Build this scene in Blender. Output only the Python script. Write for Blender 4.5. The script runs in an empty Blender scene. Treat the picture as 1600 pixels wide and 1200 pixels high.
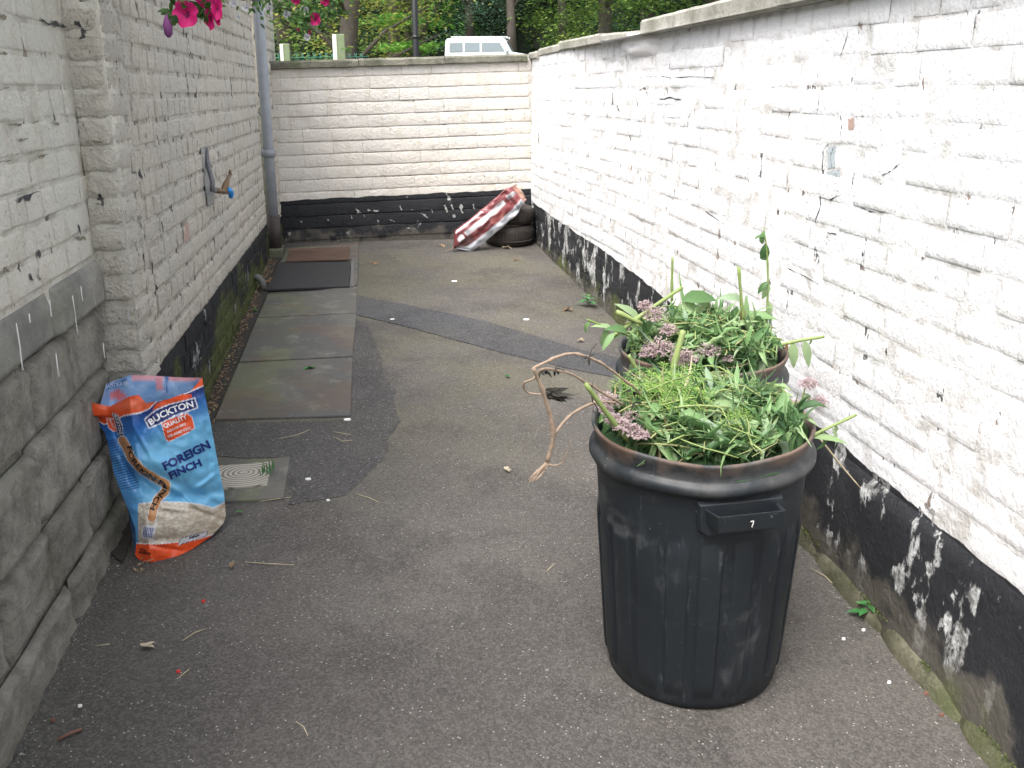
import bpy, math, random
from mathutils import Vector, Matrix, noise as mnoise
R = math.radians
SC = bpy.context.scene
COL = SC.collection

# ------------------------------------------------------------------ camera, sky, sun, exposure
FPX, TH, YAW, CAMH = 1455.0, R(17.5), R(8.42), 1.5
cam = bpy.data.cameras.new('camera'); camo = bpy.data.objects.new('camera', cam); COL.objects.link(camo)
cam.sensor_width = 36.0; cam.lens = FPX / 1600 * 36; cam.clip_start = 0.05; cam.clip_end = 2000
camo.location = (0, 0, CAMH)
camo.rotation_euler = (math.pi / 2 - TH, 0, -YAW)
SC.camera = camo
SUN_EL, SUN_AZ = 60.0, 226.0           # azimuth clockwise from +Y: light arrives from behind and a little left
w = bpy.data.worlds.new('World'); SC.world = w; w.use_nodes = True
nt = w.node_tree; nt.nodes.clear()
sk = nt.nodes.new('ShaderNodeTexSky'); sk.sky_type = 'NISHITA'; sk.sun_disc = False
sk.sun_elevation = R(SUN_EL); sk.sun_rotation = R(SUN_AZ); sk.dust_density = 6; sk.air_density = 1.2; sk.ozone_density = 1.0
hs = nt.nodes.new('ShaderNodeHueSaturation'); hs.inputs['Saturation'].default_value = 0.4
bg = nt.nodes.new('ShaderNodeBackground'); bg.inputs['Strength'].default_value = 0.15
wo = nt.nodes.new('ShaderNodeOutputWorld')
nt.links.new(sk.outputs[0], hs.inputs['Color']); nt.links.new(hs.outputs[0], bg.inputs[0]); nt.links.new(bg.outputs[0], wo.inputs[0])
sl = bpy.data.lights.new('sun', 'SUN'); sl.energy = 1.5; sl.angle = R(45); sl.color = (1.0, 0.975, 0.95)
so = bpy.data.objects.new('sun', sl); COL.objects.link(so)
az, el = R(SUN_AZ), R(SUN_EL)
sd = Vector((math.sin(az) * math.cos(el), math.cos(az) * math.cos(el), math.sin(el)))
so.rotation_euler = (-sd).to_track_quat('-Z', 'Y').to_euler()
SC.view_settings.view_transform = 'Standard'; SC.view_settings.look = 'None'
SC.view_settings.gamma = 1; SC.view_settings.use_curve_mapping = False
SC.view_settings.exposure = 1.32

# ------------------------------------------------------------------ placing helpers
fv = Vector((math.sin(YAW) * math.cos(TH), math.cos(YAW) * math.cos(TH), -math.sin(TH)))
rv = Vector((math.cos(YAW), -math.sin(YAW), 0)); uv = rv.cross(fv)
CP = Vector((0, 0, CAMH)); SL = 0.05
def ray(px, py): return fv + rv * ((px - 800) / FPX) - uv * ((py - 600) / FPX)
def P(px, py, y): d = ray(px, py); return CP + d * (y / d.y)
def PX(px, py, x): d = ray(px, py); return CP + d * (x / d.x)
def G(px, py, h=0.0): d = ray(px, py); return CP + d * ((CAMH - h) / (SL * d.y - d.z))
def gz(y): return SL * y
def rnd(a, b): return random.uniform(a, b)
def nz(v, s=1.0): return mnoise.noise(Vector(v) * s)

# ------------------------------------------------------------------ object helpers
def tag(o, label=None, cat=None, group=None, kind=None):
    if label: o['label'] = label
    if cat: o['category'] = cat
    if group: o['group'] = group
    if kind: o['kind'] = kind
    return o
def thing(name, loc, label, cat, group=None, kind=None):
    o = bpy.data.objects.new(name, None); COL.objects.link(o); o.location = loc; o.empty_display_size = 0.05
    return tag(o, label, cat, group, kind)
def adopt(o, parent):
    o.parent = parent
    m = Matrix.Identity(4); p = parent; chain = []
    while p is not None: chain.append(p); p = p.parent
    for q in reversed(chain):
        m = m @ q.matrix_parent_inverse @ q.matrix_basis
    o.matrix_parent_inverse = m.inverted()
class MB:
    """collects geometry for ONE mesh"""
    def __init__(s): s.v = []; s.f = []; s.m = []; s.a = []
    def vert(s, p, a=0.0): s.v.append(tuple(p)); s.a.append(a); return len(s.v) - 1
    def face(s, idx, m=0): s.f.append(tuple(idx)); s.m.append(m)
    def add(s, vs, fs, m=0, a=0.0):
        b = len(s.v); s.v.extend(tuple(q) for q in vs); s.a.extend(a if isinstance(a, list) else [a] * len(vs))
        for f in fs: s.f.append(tuple(i + b for i in f)); s.m.append(m)
    def box(s, lo, hi, m=0, a=0.0, M=None, c=0.0):
        x0, y0, z0 = lo; x1, y1, z1 = hi
        vs = [Vector(q) for q in ((x0,y0,z0),(x1,y0,z0),(x1,y1,z0),(x0,y1,z0),(x0,y0,z1),(x1,y0,z1),(x1,y1,z1),(x0,y1,z1))]
        if M is not None: vs = [M @ q for q in vs]
        s.add(vs, [(3,2,1,0),(4,5,6,7),(0,1,5,4),(1,2,6,5),(2,3,7,6),(3,0,4,7)], m, a)
    def tube(s, pts, rad, n=6, m=0, a=0.0, cap=True):
        pts = [Vector(p) for p in pts]
        if not isinstance(rad, (list, tuple)): rad = [rad] * len(pts)
        b = len(s.v); prev = None
        for i, p in enumerate(pts):
            t = (pts[min(i + 1, len(pts) - 1)] - pts[max(i - 1, 0)]).normalized()
            if prev is None:
                q = t.cross(Vector((0, 0, 1)))
                if q.length < 0.1: q = t.cross(Vector((1, 0, 0)))
            else: q = prev - t * prev.dot(t)
            q.normalize(); prev = q; w2 = t.cross(q)
            for k in range(n):
                an = 2 * math.pi * k / n
                s.v.append(tuple(p + (q * math.cos(an) + w2 * math.sin(an)) * rad[i])); s.a.append(a)
        for i in range(len(pts) - 1):
            for k in range(n):
                k2 = (k + 1) % n
                s.face((b + i*n + k, b + i*n + k2, b + (i+1)*n + k2, b + (i+1)*n + k), m)
        if cap:
            s.face([b + k for k in range(n)][::-1], m); s.face([b + (len(pts)-1)*n + k for k in range(n)], m)
    def leaf(s, o, d, up, L, W, curl=0.3, fold=0.25, m=0, a=0.0, st=4, teeth=0.0):
        o = Vector(o); d = Vector(d).normalized(); side = d.cross(Vector(up))
        if side.length < 1e-3: side = d.orthogonal()
        side.normalize(); nn = side.cross(d).normalized()
        b = len(s.v); ang = 0; p = o.copy(); dd = d.copy()
        for i in range(st + 1):
            t = i / st; wd = W * 0.5 * (math.sin(math.pi * min(1, t ** 0.75)) ** 0.9 if 0 < t < 1 else 0.05)
            if teeth and i % 2: wd *= 1 - teeth
            cn = nn
            s.v.append(tuple(p - side * wd + cn * wd * fold)); s.v.append(tuple(p)); s.v.append(tuple(p + side * wd + cn * wd * fold)); s.a += [a, a, a]
            rot = Matrix.Rotation(-curl / st, 3, side); dd = rot @ dd; nn = rot @ nn; p = p + dd * (L / st)
        for i in range(st):
            q = b + i * 3
            s.face((q, q+1, q+4, q+3), m); s.face((q+1, q+2, q+5, q+4), m)
    def lathe(s, prof, n=32, m=0, c=(0,0,0), a=0.0, f=None):
        b = len(s.v); c = Vector(c)
        for j, (r_, z_) in enumerate(prof):
            for k in range(n):
                an = 2 * math.pi * k / n; rr, zz = (f(an, r_, z_, j) if f else (r_, z_))
                s.v.append(tuple(c + Vector((rr * math.cos(an), rr * math.sin(an), zz)))); s.a.append(a)
        for j in range(len(prof) - 1):
            for k in range(n):
                k2 = (k + 1) % n
                s.face((b + j*n + k, b + j*n + k2, b + (j+1)*n + k2, b + (j+1)*n + k), m)
    def mesh(s, name, mats, smooth=True):
        me = bpy.data.meshes.new(name); me.from_pydata(s.v, [], s.f)
        for m_ in (mats if isinstance(mats, (list, tuple)) else [mats]): me.materials.append(m_)
        if any(s.m): me.polygons.foreach_set('material_index', s.m)
        if any(s.a):
            at = me.attributes.new('var', 'FLOAT', 'POINT'); at.data.foreach_set('value', s.a)
        if smooth: me.polygons.foreach_set('use_smooth', [True] * len(s.f))
        me.update(); return me
    def build(s, name, mats, parent=None, smooth=True, kind=None, label=None):
        o = bpy.data.objects.new(name, s.mesh(name, mats, smooth)); COL.objects.link(o)
        if parent is not None: adopt(o, parent)
        if kind: o['kind'] = kind
        if label: o['label'] = label
        return o
def top(mb, name, mats, loc, label, cat, group=None, kind=None, smooth=True):
    """a one-mesh thing whose origin is moved to its base"""
    loc = Vector(loc); mb.v = [tuple(Vector(q) - loc) for q in mb.v]
    o = mb.build(name, mats, None, smooth); o.location = loc
    return tag(o, label, cat, group, kind)
def bevel(o, wd=0.004, seg=2):
    b = o.modifiers.new('bevel', 'BEVEL'); b.width = wd; b.segments = seg; b.limit_method = 'ANGLE'; b.angle_limit = R(35)
    return o

# ------------------------------------------------------------------ node helper
class NM:
    def __init__(s, name):
        s.mat = bpy.data.materials.new(name); s.mat.use_nodes = True; s.t = s.mat.node_tree; s.t.nodes.clear()
        s.out = s.t.nodes.new('ShaderNodeOutputMaterial'); s.b = s.t.nodes.new('ShaderNodeBsdfPrincipled')
        s.t.links.new(s.b.outputs[0], s.out.inputs[0])
        g = s.t.nodes.new('ShaderNodeNewGeometry'); s.pos = g.outputs['Position']; s.nrm = g.outputs['Normal']
    def lk(s, v, sock):
        if isinstance(v, bpy.types.NodeSocket): s.t.links.new(v, sock)
        elif isinstance(v, (tuple, list)) and len(v) == 3 and sock.type == 'RGBA': sock.default_value = (*v, 1)
        else: sock.default_value = v
    def vmul(s, v, k, off=(0,0,0)):
        n = s.t.nodes.new('ShaderNodeMapping'); s.lk(v, n.inputs[0]); n.inputs['Scale'].default_value = k; n.inputs['Location'].default_value = off; return n.outputs[0]
    def noise(s, sc, det=4, v=None, rough=0.55, k=None, dist=0.0):
        v = v or s.pos
        if k: v = s.vmul(v, k)
        n = s.t.nodes.new('ShaderNodeTexNoise'); s.lk(v, n.inputs['Vector']); n.inputs['Scale'].default_value = sc
        n.inputs['Detail'].default_value = det; n.inputs['Roughness'].default_value = rough; n.inputs['Distortion'].default_value = dist; return n.outputs[0]
    def vor(s, sc, v=None, feat='F1', out='Distance', k=None):
        v = v or s.pos
        if k: v = s.vmul(v, k)
        n = s.t.nodes.new('ShaderNodeTexVoronoi'); n.feature = feat; s.lk(v, n.inputs['Vector']); n.inputs['Scale'].default_value = sc; return n.outputs[out]
    def m(s, op, a, b=0.0, c=0.0, clamp=False):
        n = s.t.nodes.new('ShaderNodeMath'); n.operation = op; n.use_clamp = clamp
        s.lk(a, n.inputs[0]); s.lk(b, n.inputs[1])
        if op in ('MULTIPLY_ADD', 'SMOOTH_MIN', 'SMOOTH_MAX'): s.lk(c, n.inputs[2])
        return n.outputs[0]
    def step(s, v, lo, hi):
        n = s.t.nodes.new('ShaderNodeMapRange'); n.interpolation_type = 'SMOOTHSTEP'; s.lk(v, n.inputs[0]); n.inputs[1].default_value = lo; n.inputs[2].default_value = hi
        return n.outputs[0]
    def mix(s, f, a, b, mode='MIX'):
        n = s.t.nodes.new('ShaderNodeMix'); n.data_type = 'RGBA'; n.blend_type = mode; s.lk(f, n.inputs[0]); s.lk(a, n.inputs[6]); s.lk(b, n.inputs[7]); return n.outputs[2]
    def xyz(s, v=None):
        n = s.t.nodes.new('ShaderNodeSeparateXYZ'); s.lk(v or s.pos, n.inputs[0]); return n.outputs
    def attr(s, name='var', out='Fac'):
        n = s.t.nodes.new('ShaderNodeAttribute'); n.attribute_name = name; return n.outputs[out]
    def rand(s):
        n = s.t.nodes.new('ShaderNodeObjectInfo'); return n.outputs['Random']
    def bump(s, h, st=0.5, d=0.01, prev=None):
        n = s.t.nodes.new('ShaderNodeBump'); n.inputs['Strength'].default_value = st; n.inputs['Distance'].default_value = d; s.lk(h, n.inputs['Height'])
        if prev is not None: s.lk(prev, n.inputs['Normal'])
        return n.outputs[0]
    def fin(s, col, rough=0.8, nrm=None, spec=None, metal=None):
        s.lk(col, s.b.inputs['Base Color']); s.lk(rough, s.b.inputs['Roughness'])
        if nrm is not None: s.lk(nrm, s.b.inputs['Normal'])
        if spec is not None: s.b.inputs['Specular IOR Level'].default_value = spec
        if metal is not None: s.b.inputs['Metallic'].default_value = metal
        return s.mat
def plain(name, col, rough=0.6, var=0.25, sc=30, bump=0.0, spec=None, metal=None):
    n = NM(name); c = n.mix(n.noise(sc, 5), tuple(x * (1 - var) for x in col), tuple(min(1, x * (1 + var)) for x in col))
    return n.fin(c, rough, n.bump(n.noise(sc * 2, 6), bump, 0.004) if bump else None, spec, metal)

# ------------------------------------------------------------------ materials
def paint_wall(name, cream, band=None, lump=1.0, chips=0.70, streak=0.3, mossy=0.5, peel=0.62, bandtilt=(0, 0, 0), bumpst=0.6, farpeel=0.0):
    """old masonry paint over brick; below the band line it is painted black and peeling"""
    n = NM(name); P3 = n.xyz(); e = n.attr('var')
    big = n.noise(1.3, 3); mid = n.noise(7, 5); fine = n.noise(60, 6, rough=0.65)
    c = n.mix(n.step(big, .35, .65), cream, tuple(x * y for x, y in zip(cream, (.93, .95, .97))))
    c = n.mix(n.m('MULTIPLY', n.step(n.noise(16, 6, k=(1, 1, .35)), .5, .72), streak), c, tuple(x * y for x, y in zip(cream, (.72, .69, .60))))
    # grime that sits in the joints
    jd = n.m('MULTIPLY', e, n.step(n.noise(11, 5), .42, .68))
    c = n.mix(n.m('MULTIPLY', jd, .55), c, (.30, .27, .21))
    # flakes where paint came off
    fl = n.noise(17, 6, k=(1, 1, .45), rough=.6); fl2 = n.m('ADD', fl, n.m('MULTIPLY', e, .10)); reg = n.m('MULTIPLY', n.noise(1.7, 2), .12)
    chip = n.step(n.m('ADD', fl2, reg), chips, chips + .02)
    chipc = n.mix(n.step(n.noise(9, 3), .45, .6), (.10, .10, .10), (.33, .27, .24))
    c = n.mix(chip, c, chipc)
    speck = n.m('MULTIPLY', n.step(n.m('ADD', n.noise(62, 4, k=(1, 1, .5), rough=.6), n.m('MULTIPLY', reg, .8)), chips - .015, chips + .02), .75)
    c = n.mix(speck, c, (.20, .19, .17))
    h = n.m('ADD', n.m('MULTIPLY', mid, .55 * lump), n.m('MULTIPLY', fine, .35))
    h = n.m('ADD', h, n.m('MULTIPLY', n.noise(30, 7, rough=.68, dist=.5), 1.0))
    h = n.m('SUBTRACT', h, n.m('MULTIPLY', chip, .35))
    rough = .75
    if band is not None:
        zz = n.m('ADD', P3[2], n.m('ADD', n.m('MULTIPLY', P3[0], bandtilt[0]), n.m('MULTIPLY', P3[1], bandtilt[1])))
        zl = n.m('SUBTRACT', zz, n.m('MULTIPLY', n.m('SUBTRACT', n.noise(6, 4), .5), .035))
        bm = n.m('SUBTRACT', 1.0, n.step(zl, band - .002, band + .002))
        bc = n.mix(n.noise(5, 5), (.012, .013, .016), (.035, .037, .042))
        pl = n.noise(9, 7, rough=.62, k=(1, 1, .6)); low = n.m('SUBTRACT', band, zz)
        if farpeel: pl = n.m('ADD', pl, n.m('MULTIPLY', n.step(P3[1], 3.0, 4.4), farpeel))
        plm = n.step(n.m('ADD', pl, n.m('MULTIPLY', n.noise(1.6, 2), .18)), peel + .085, peel + .125)
        bc = n.mix(plm, bc, n.mix(n.step(n.noise(26, 6, rough=.7), .38, .62), (.13, .13, .125), (.60, .61, .61)))
        # bare masonry and algae towards the ground
        bare = n.step(n.m('ADD', n.m('MULTIPLY', low, 1.3), n.m('MULTIPLY', n.noise(8, 5), .5)), .56, .66)
        bc = n.mix(n.m('MULTIPLY', bare, .85), bc, n.mix(n.noise(13, 5), (.07, .065, .055), (.17, .155, .13)))
        gm = n.m('MULTIPLY', n.step(n.m('ADD', n.m('ADD', n.m('MULTIPLY', low, .9), n.m('MULTIPLY', n.step(P3[1], 3.0, 4.2), .13 if farpeel else 0.0)), n.noise(3.1, 5)), 1.02 - mossy * .5, 1.16 - mossy * .5), .85)
        bc = n.mix(gm, bc, n.mix(n.noise(40, 4), (.055, .07, .02), (.15, .18, .05)))
        c = n.mix(bm, c, bc); h = n.m('SUBTRACT', h, n.m('MULTIPLY', n.m('MULTIPLY', plm, bm), .5))
    nb = n.bump(n.m('ADD', h, n.m('MULTIPLY', n.noise(95, 5, rough=.7, k=(1, 1, .7)), .55)), bumpst, 0.028)
    return n.fin(c, rough, nb, .3)

M = {}
M['wall_left'] = paint_wall('left wall paint', (.76, .71, .62), band=.585, chips=.735, streak=.5, mossy=.85, peel=.62, bumpst=1.0, lump=1.0)
M['wall_near'] = paint_wall('near left wall paint', (.72, .69, .605), chips=.765, streak=.5, bumpst=.7, lump=.8)
M['wall_back'] = paint_wall('end wall paint', (.68, .64, .585), band=.715, bandtilt=(-.037, 0, 0), chips=.80, streak=.4, mossy=-.3, peel=.64, bumpst=.5)
M['wall_right'] = paint_wall('right wall paint', (.88, .87, .875), band=.425, bandtilt=(0, -.033, 0), chips=.785, streak=.08, mossy=.25, peel=.575, bumpst=.42, lump=.6, farpeel=.05)
M['wall_right_low'] = M['wall_right']

def stone_mat(name, a, b, green=.3, sc=9, bs=.8, rough=.85, drip=0.0):
    n = NM(name); c = n.mix(n.step(n.noise(sc, 8, rough=.7), .32, .68), a, b)
    c = n.mix(n.m('MULTIPLY', n.step(n.noise(3.3, 5), .48, .66), green), c, (.10, .115, .05))
    c = n.mix(n.m('MULTIPLY', n.rand(), .3), c, tuple(x * .8 for x in a))
    sp = n.step(n.noise(70, 3), .68, .74); c = n.mix(n.m('MULTIPLY', sp, .5), c, (.42, .41, .36))
    if drip:
        dr = n.step(n.noise(30, 3, k=(1, 1, .06)), .70, .73); c = n.mix(n.m('MULTIPLY', dr, drip), c, (.55, .54, .48))
    h = n.m('ADD', n.noise(sc * 2, 8, rough=.7), n.m('MULTIPLY', n.noise(sc * 9, 6, rough=.7), .6))
    return n.fin(c, rough, n.bump(h, bs, .03), .25)
M['stone'] = stone_mat('rough grey plinth stone', (.235, .225, .195), (.50, .475, .41), .25, bs=.9, drip=.3)
M['stone_smooth'] = stone_mat('dressed grey plinth stone', (.185, .185, .17), (.33, .32, .285), .3, sc=5, bs=.5, drip=.5)
M['coping'] = stone_mat('weathered coping concrete', (.27, .26, .22), (.48, .47, .42), .35, sc=7, bs=.5)
M['coping_dark'] = stone_mat('mossy coping concrete', (.12, .12, .095), (.27, .26, .21), .75, sc=8, bs=.6)
M['kerb'] = stone_mat('mossy kerb concrete', (.09, .09, .055), (.22, .21, .15), .95, sc=8, bs=.8)
def slab_mat():
    n = NM('paving slab concrete'); p = n.xyz()
    base = n.mix(n.noise(4, 6), (.095, .092, .083), (.145, .14, .125))
    g = n.step(n.m('ADD', n.m('MULTIPLY', n.m('SUBTRACT', -.42, p[0]), 2.6), n.m('MULTIPLY', n.noise(5, 5), .9)), .35, .62)
    c = n.mix(n.m('MULTIPLY', g, .75), base, (.125, .135, .075))
    damp = n.step(n.noise(2.6, 6, rough=.65), .46, .58); c = n.mix(n.m('MULTIPLY', damp, .7), c, (.075, .077, .08))
    c = n.mix(n.m('MULTIPLY', n.rand(), .3), c, (.08, .078, .07)); c = n.mix(n.m('MULTIPLY', n.step(n.noise(9, 7, rough=.7), .52, .66), .5), c, (.20, .19, .165)); c = n.mix(n.m('MULTIPLY', n.step(n.noise(1.9, 4, k=(1,1.3,1)), .52, .62), .4), c, (.12, .08, .055))
    c = n.mix(n.m('MULTIPLY', n.step(n.noise(220, 2), .66, .72), .4), c, (.34, .33, .31))
    return n.fin(c, .75, n.bump(n.m('ADD', n.noise(30, 6), n.noise(180, 3)), .35, .004), .3)
M['slab'] = slab_mat()
def asphalt(name, a, b, moss=.6, speck=.5, big=1.0):
    n = NM(name); p = n.xyz()
    c = n.mix(n.step(n.noise(1.1 * big, 5), .35, .65), a, b)
    # algae grows in the middle distance, darker along the gutter side
    my = n.m('MULTIPLY', n.step(p[1], 2.6, 4.2), n.m('SUBTRACT', 1.0, n.step(p[1], 6.6, 7.4)))
    mm = n.m('MULTIPLY', n.m('MULTIPLY', my, n.step(n.noise(1.7, 6, rough=.6), .38, .62)), moss)
    c = n.mix(mm, c, (.105, .100, .060))
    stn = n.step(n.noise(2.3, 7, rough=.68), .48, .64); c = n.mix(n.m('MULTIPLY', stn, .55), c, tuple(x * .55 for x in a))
    # gutter side is darker, fading out towards the middle
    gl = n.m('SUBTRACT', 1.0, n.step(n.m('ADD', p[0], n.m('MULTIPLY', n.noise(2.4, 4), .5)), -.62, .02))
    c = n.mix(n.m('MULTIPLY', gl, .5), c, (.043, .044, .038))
    v = n.t.nodes.new('ShaderNodeTexVoronoi'); n.lk(n.pos, v.inputs['Vector']); v.inputs['Scale'].default_value = 190
    hsv = n.xyz(v.outputs['Color'])
    c = n.mix(n.m('MULTIPLY', n.step(hsv[0], .25, .9), .36), c, n.mix(.42, c, (.34, .32, .30)))
    c = n.mix(n.m('MULTIPLY', n.step(hsv[1], .72, .80), .3), c, tuple(x * .35 for x in a))
    c = n.mix(n.m('MULTIPLY', n.m('MULTIPLY', n.step(hsv[2], .976, .984), n.m('SUBTRACT', 1.0, n.step(v.outputs['Distance'], .3, .5))), speck), c, (.62, .60, .56))
    h = n.m('ADD', n.m('MULTIPLY', v.outputs['Distance'], -.8), n.m('MULTIPLY', n.noise(90, 4), .5))
    return n.fin(c, .78, n.bump(h, .6, .004), .35)
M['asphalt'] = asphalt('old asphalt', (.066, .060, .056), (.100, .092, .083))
M['asphalt_new'] = asphalt('dark asphalt patch', (.036, .038, .043), (.052, .054, .060), moss=.15, speck=.35)
M['damp_asphalt'] = asphalt('damp dark asphalt', (.042, .041, .042), (.058, .056, .056), moss=.1, speck=.6)
M['grass'] = plain('rough park grass', (.06, .09, .025), .9, .5, 2, .6)
M['soil'] = plain('dark leaf litter soil', (.035, .030, .024), .95, .6, 90, .9)

def plastic():
    n = NM('scuffed black bin plastic'); tc = n.t.nodes.new('ShaderNodeTexCoord'); o = tc.outputs['Object']; z = n.xyz(o)[2]
    c = n.mix(n.noise(5, 5, v=o), (.008, .011, .015), (.018, .023, .028))
    sc = n.step(n.noise(7, 8, v=n.vmul(o, (6, 6, 1.2)), rough=.7), .58, .75)
    c = n.mix(n.m('MULTIPLY', sc, .55), c, (.14, .155, .165))
    sm = n.step(n.noise(6, 7, v=o, rough=.65, dist=.8), .54, .72); c = n.mix(n.m('MULTIPLY', sm, .6), c, (.085, .092, .095))
    sx = n.step(n.noise(28, 3, v=n.vmul(o, (1, 1, 3.2)), rough=.6, dist=1.5), .71, .74); c = n.mix(n.m('MULTIPLY', sx, .45), c, (.22, .23, .23))
    top_ = n.m('MULTIPLY', n.step(n.m('ADD', z, n.m('MULTIPLY', n.m('SUBTRACT', n.noise(9, 5, v=o), .5), .07)), .615, .652), .95)
    dirt = n.m('MULTIPLY', top_, n.step(n.noise(8, 6, v=o), .42, .56))
    c = n.mix(n.m('MULTIPLY', dirt, .8), c, n.mix(n.noise(35, 5, v=o), (.10, .065, .045), (.24, .16, .12)))
    dust = n.m('MULTIPLY', n.step(z, .52, .64), n.step(n.noise(11, 5, v=o), .38, .7)); c = n.mix(n.m('MULTIPLY', dust, .28), c, (.20, .19, .18))
    rg = n.m('ADD', .38, n.m('MULTIPLY', n.noise(14, 5, v=o), .25)); rg = n.m('ADD', rg, n.m('MULTIPLY', dirt, .35))
    return n.fin(c, rg, n.bump(n.noise(16, 6, v=o), .22, .01), .45)
M['plastic'] = plastic()

def foliage(name, cols, trans=.35, rough=.5):
    n = NM(name); a = n.attr('var'); rp = n.t.nodes.new('ShaderNodeValToRGB'); n.lk(a, rp.inputs[0])
    el_ = rp.color_ramp.elements
    while len(el_) < len(cols): el_.new(.5)
    for i, c in enumerate(cols): el_[i].position = i / (len(cols) - 1) if len(cols) > 1 else 0; el_[i].color = (*c, 1)
    c = n.mix(n.m('MULTIPLY', n.noise(40, 3), .3), rp.outputs[0], (.02, .03, .01))
    n.fin(c, rough, None, .35)
    tr = n.t.nodes.new('ShaderNodeBsdfTranslucent'); n.lk(c, tr.inputs[0]); mx = n.t.nodes.new('ShaderNodeMixShader'); mx.inputs[0].default_value = trans
    n.t.links.new(n.b.outputs[0], mx.inputs[1]); n.t.links.new(tr.outputs[0], mx.inputs[2]); n.t.links.new(mx.outputs[0], n.out.inputs[0])
    return n.mat
M['cut_leaf'] = foliage('wilting cut leaves', [(.03, .075, .03), (.10, .21, .08), (.22, .38, .15), (.38, .52, .27), (.30, .41, .28)])
M['stem'] = foliage('cut green stems', [(.18, .28, .07), (.30, .38, .14), (.34, .34, .16)], .1)
M['yew'] = foliage('bright conifer needles', [(.04, .12, .02), (.15, .30, .05), (.32, .46, .11)], .3)
M['flower'] = foliage('dusty pink flower fluff', [(.30, .19, .20), (.48, .34, .36), (.66, .54, .55), (.56, .41, .43)], .35, .9)
M['dead_leaf'] = foliage('dry brown leaf', [(.24, .13, .06), (.42, .30, .18), (.62, .54, .40)], .2, .7)
M['black_leaf'] = foliage('rotted black leaves', [(.012, .010, .009), (.035, .028, .022)], .1, .6)
M['dry_stem'] = plain('dry woody stem', (.33, .245, .18), .85, .55, 90, .8)
M['twig'] = plain('straw twig', (.50, .43, .28), .8, .3, 40)
M['petunia'] = foliage('magenta petunia petals', [(.60, .006, .16), (.80, .02, .24)], .4, .6)
M['petal_dark'] = plain('dark petunia throat', (.18, .004, .07), .7)
M['purple'] = plain('purple petunia bud', (.16, .04, .16), .7)
M['white_petal'] = foliage('white petals', [(.75, .74, .80), (.85, .85, .90)], .4, .6)
M['lilac'] = plain('pale lilac petals', (.45, .42, .58), .7)
M['basket_leaf'] = foliage('basket leaves', [(.02, .06, .015), (.06, .15, .03), (.12, .24, .05)])
M['weed'] = foliage('fresh weed leaves', [(.05, .22, .06), (.12, .36, .12)], .3)
M['tree_yellow'] = foliage('yellowing leaves', [(.10, .15, .03), (.26, .30, .06), (.44, .44, .11), (.56, .54, .18)], .4)
M['tree_green'] = foliage('fresh green leaves', [(0.066, 0.19, 0.038), (0.228, 0.512, 0.095), (0.454, 0.796, 0.17)], .4)
M['tree_dark'] = foliage('dark evergreen leaves', [(0.023, 0.06, 0.028), (0.066, 0.152, 0.066), (0.152, 0.266, 0.095)], .25)
M['tree_blue'] = foliage('blue green leaves', [(0.057, 0.133, 0.103), (0.152, 0.266, 0.19), (0.247, 0.378, 0.228)], .3)
M['tree_mid'] = foliage('mid green leaves', [(0.047, 0.103, 0.028), (0.19, 0.323, 0.076), (0.492, 0.606, 0.152)], .35)
M['bark'] = plain('grey brown bark', (.09, .075, .065), .9, .4, 12, .6)
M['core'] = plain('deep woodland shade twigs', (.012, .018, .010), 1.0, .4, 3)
M['dark'] = plain('bare dark crack', (.05, .052, .055), .95, .5, 40, .3)
M['bare_blue'] = plain('old bluish paint', (.42, .47, .50), .8, .2, 60, .4)
M['bare_grey'] = plain('bare grey mortar', (.30, .30, .29), .9, .4, 50, .6)
M['pipe'] = plain('grey blue painted downpipe', (.26, .28, .31), .5, .3, 14, .25)
M['iron'] = plain('rusty dark iron', (.055, .045, .042), .7, .5, 40, .4)
M['copper'] = plain('dull copper pipe', (.14, .14, .15), .45, .4, 50, .2, metal=.4)
M['brass'] = plain('dirty brass', (.17, .11, .06), .5, .4, 80, .2, metal=.5)
M['blue_plastic'] = plain('bright blue hose connector', (.01, .26, .70), .35, .1)
M['rubber'] = plain('grey black rubber mat', (.022, .023, .025), .65, .35, 30, .35)
M['rust'] = plain('rust stained steel plate', (.085, .050, .034), .85, .45, 9, .5)
M['tyre'] = plain('perished dirty tyre rubber', (.034, .028, .024), .85, .6, 14, .6)
M['hose'] = plain('dull grey plastic pipe', (.12, .12, .115), .6, .2, 30)
M['white_car'] = plain('white car paint', (.80, .82, .85), .25, .03)
M['glass'] = plain('dark car glass', (.22, .26, .29), .1, .1)
M['black_metal'] = plain('black gloss lamp column', (.008, .009, .011), .4, .3)
M['post_wood'] = plain('weathered green post', (.20, .25, .14), .85, .25, 20, .4)
M['post_white'] = plain('pale sawn post end', (.74, .73, .66), .8, .15, 30)
M['wire'] = plain('green coated wire', (.04, .20, .15), .5, .2)
M['white_bit'] = plain('white scrap', (.80, .80, .78), .8, .08)
M['red_bit'] = plain('red petal', (.62, .04, .03), .7, .2)
M['brown_bit'] = plain('reddish brown chip', (.17, .085, .06), .9, .3)
M['pebble'] = plain('mixed grit', (.26, .25, .23), .9, .5, 300)
M['yellow_bit'] = plain('yellow berry', (.70, .55, .04), .5, .1)
M['moss'] = foliage('cushion moss', [(.03, .045, .01), (.08, .11, .025), (.14, .17, .05)], .2, .9)
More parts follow.
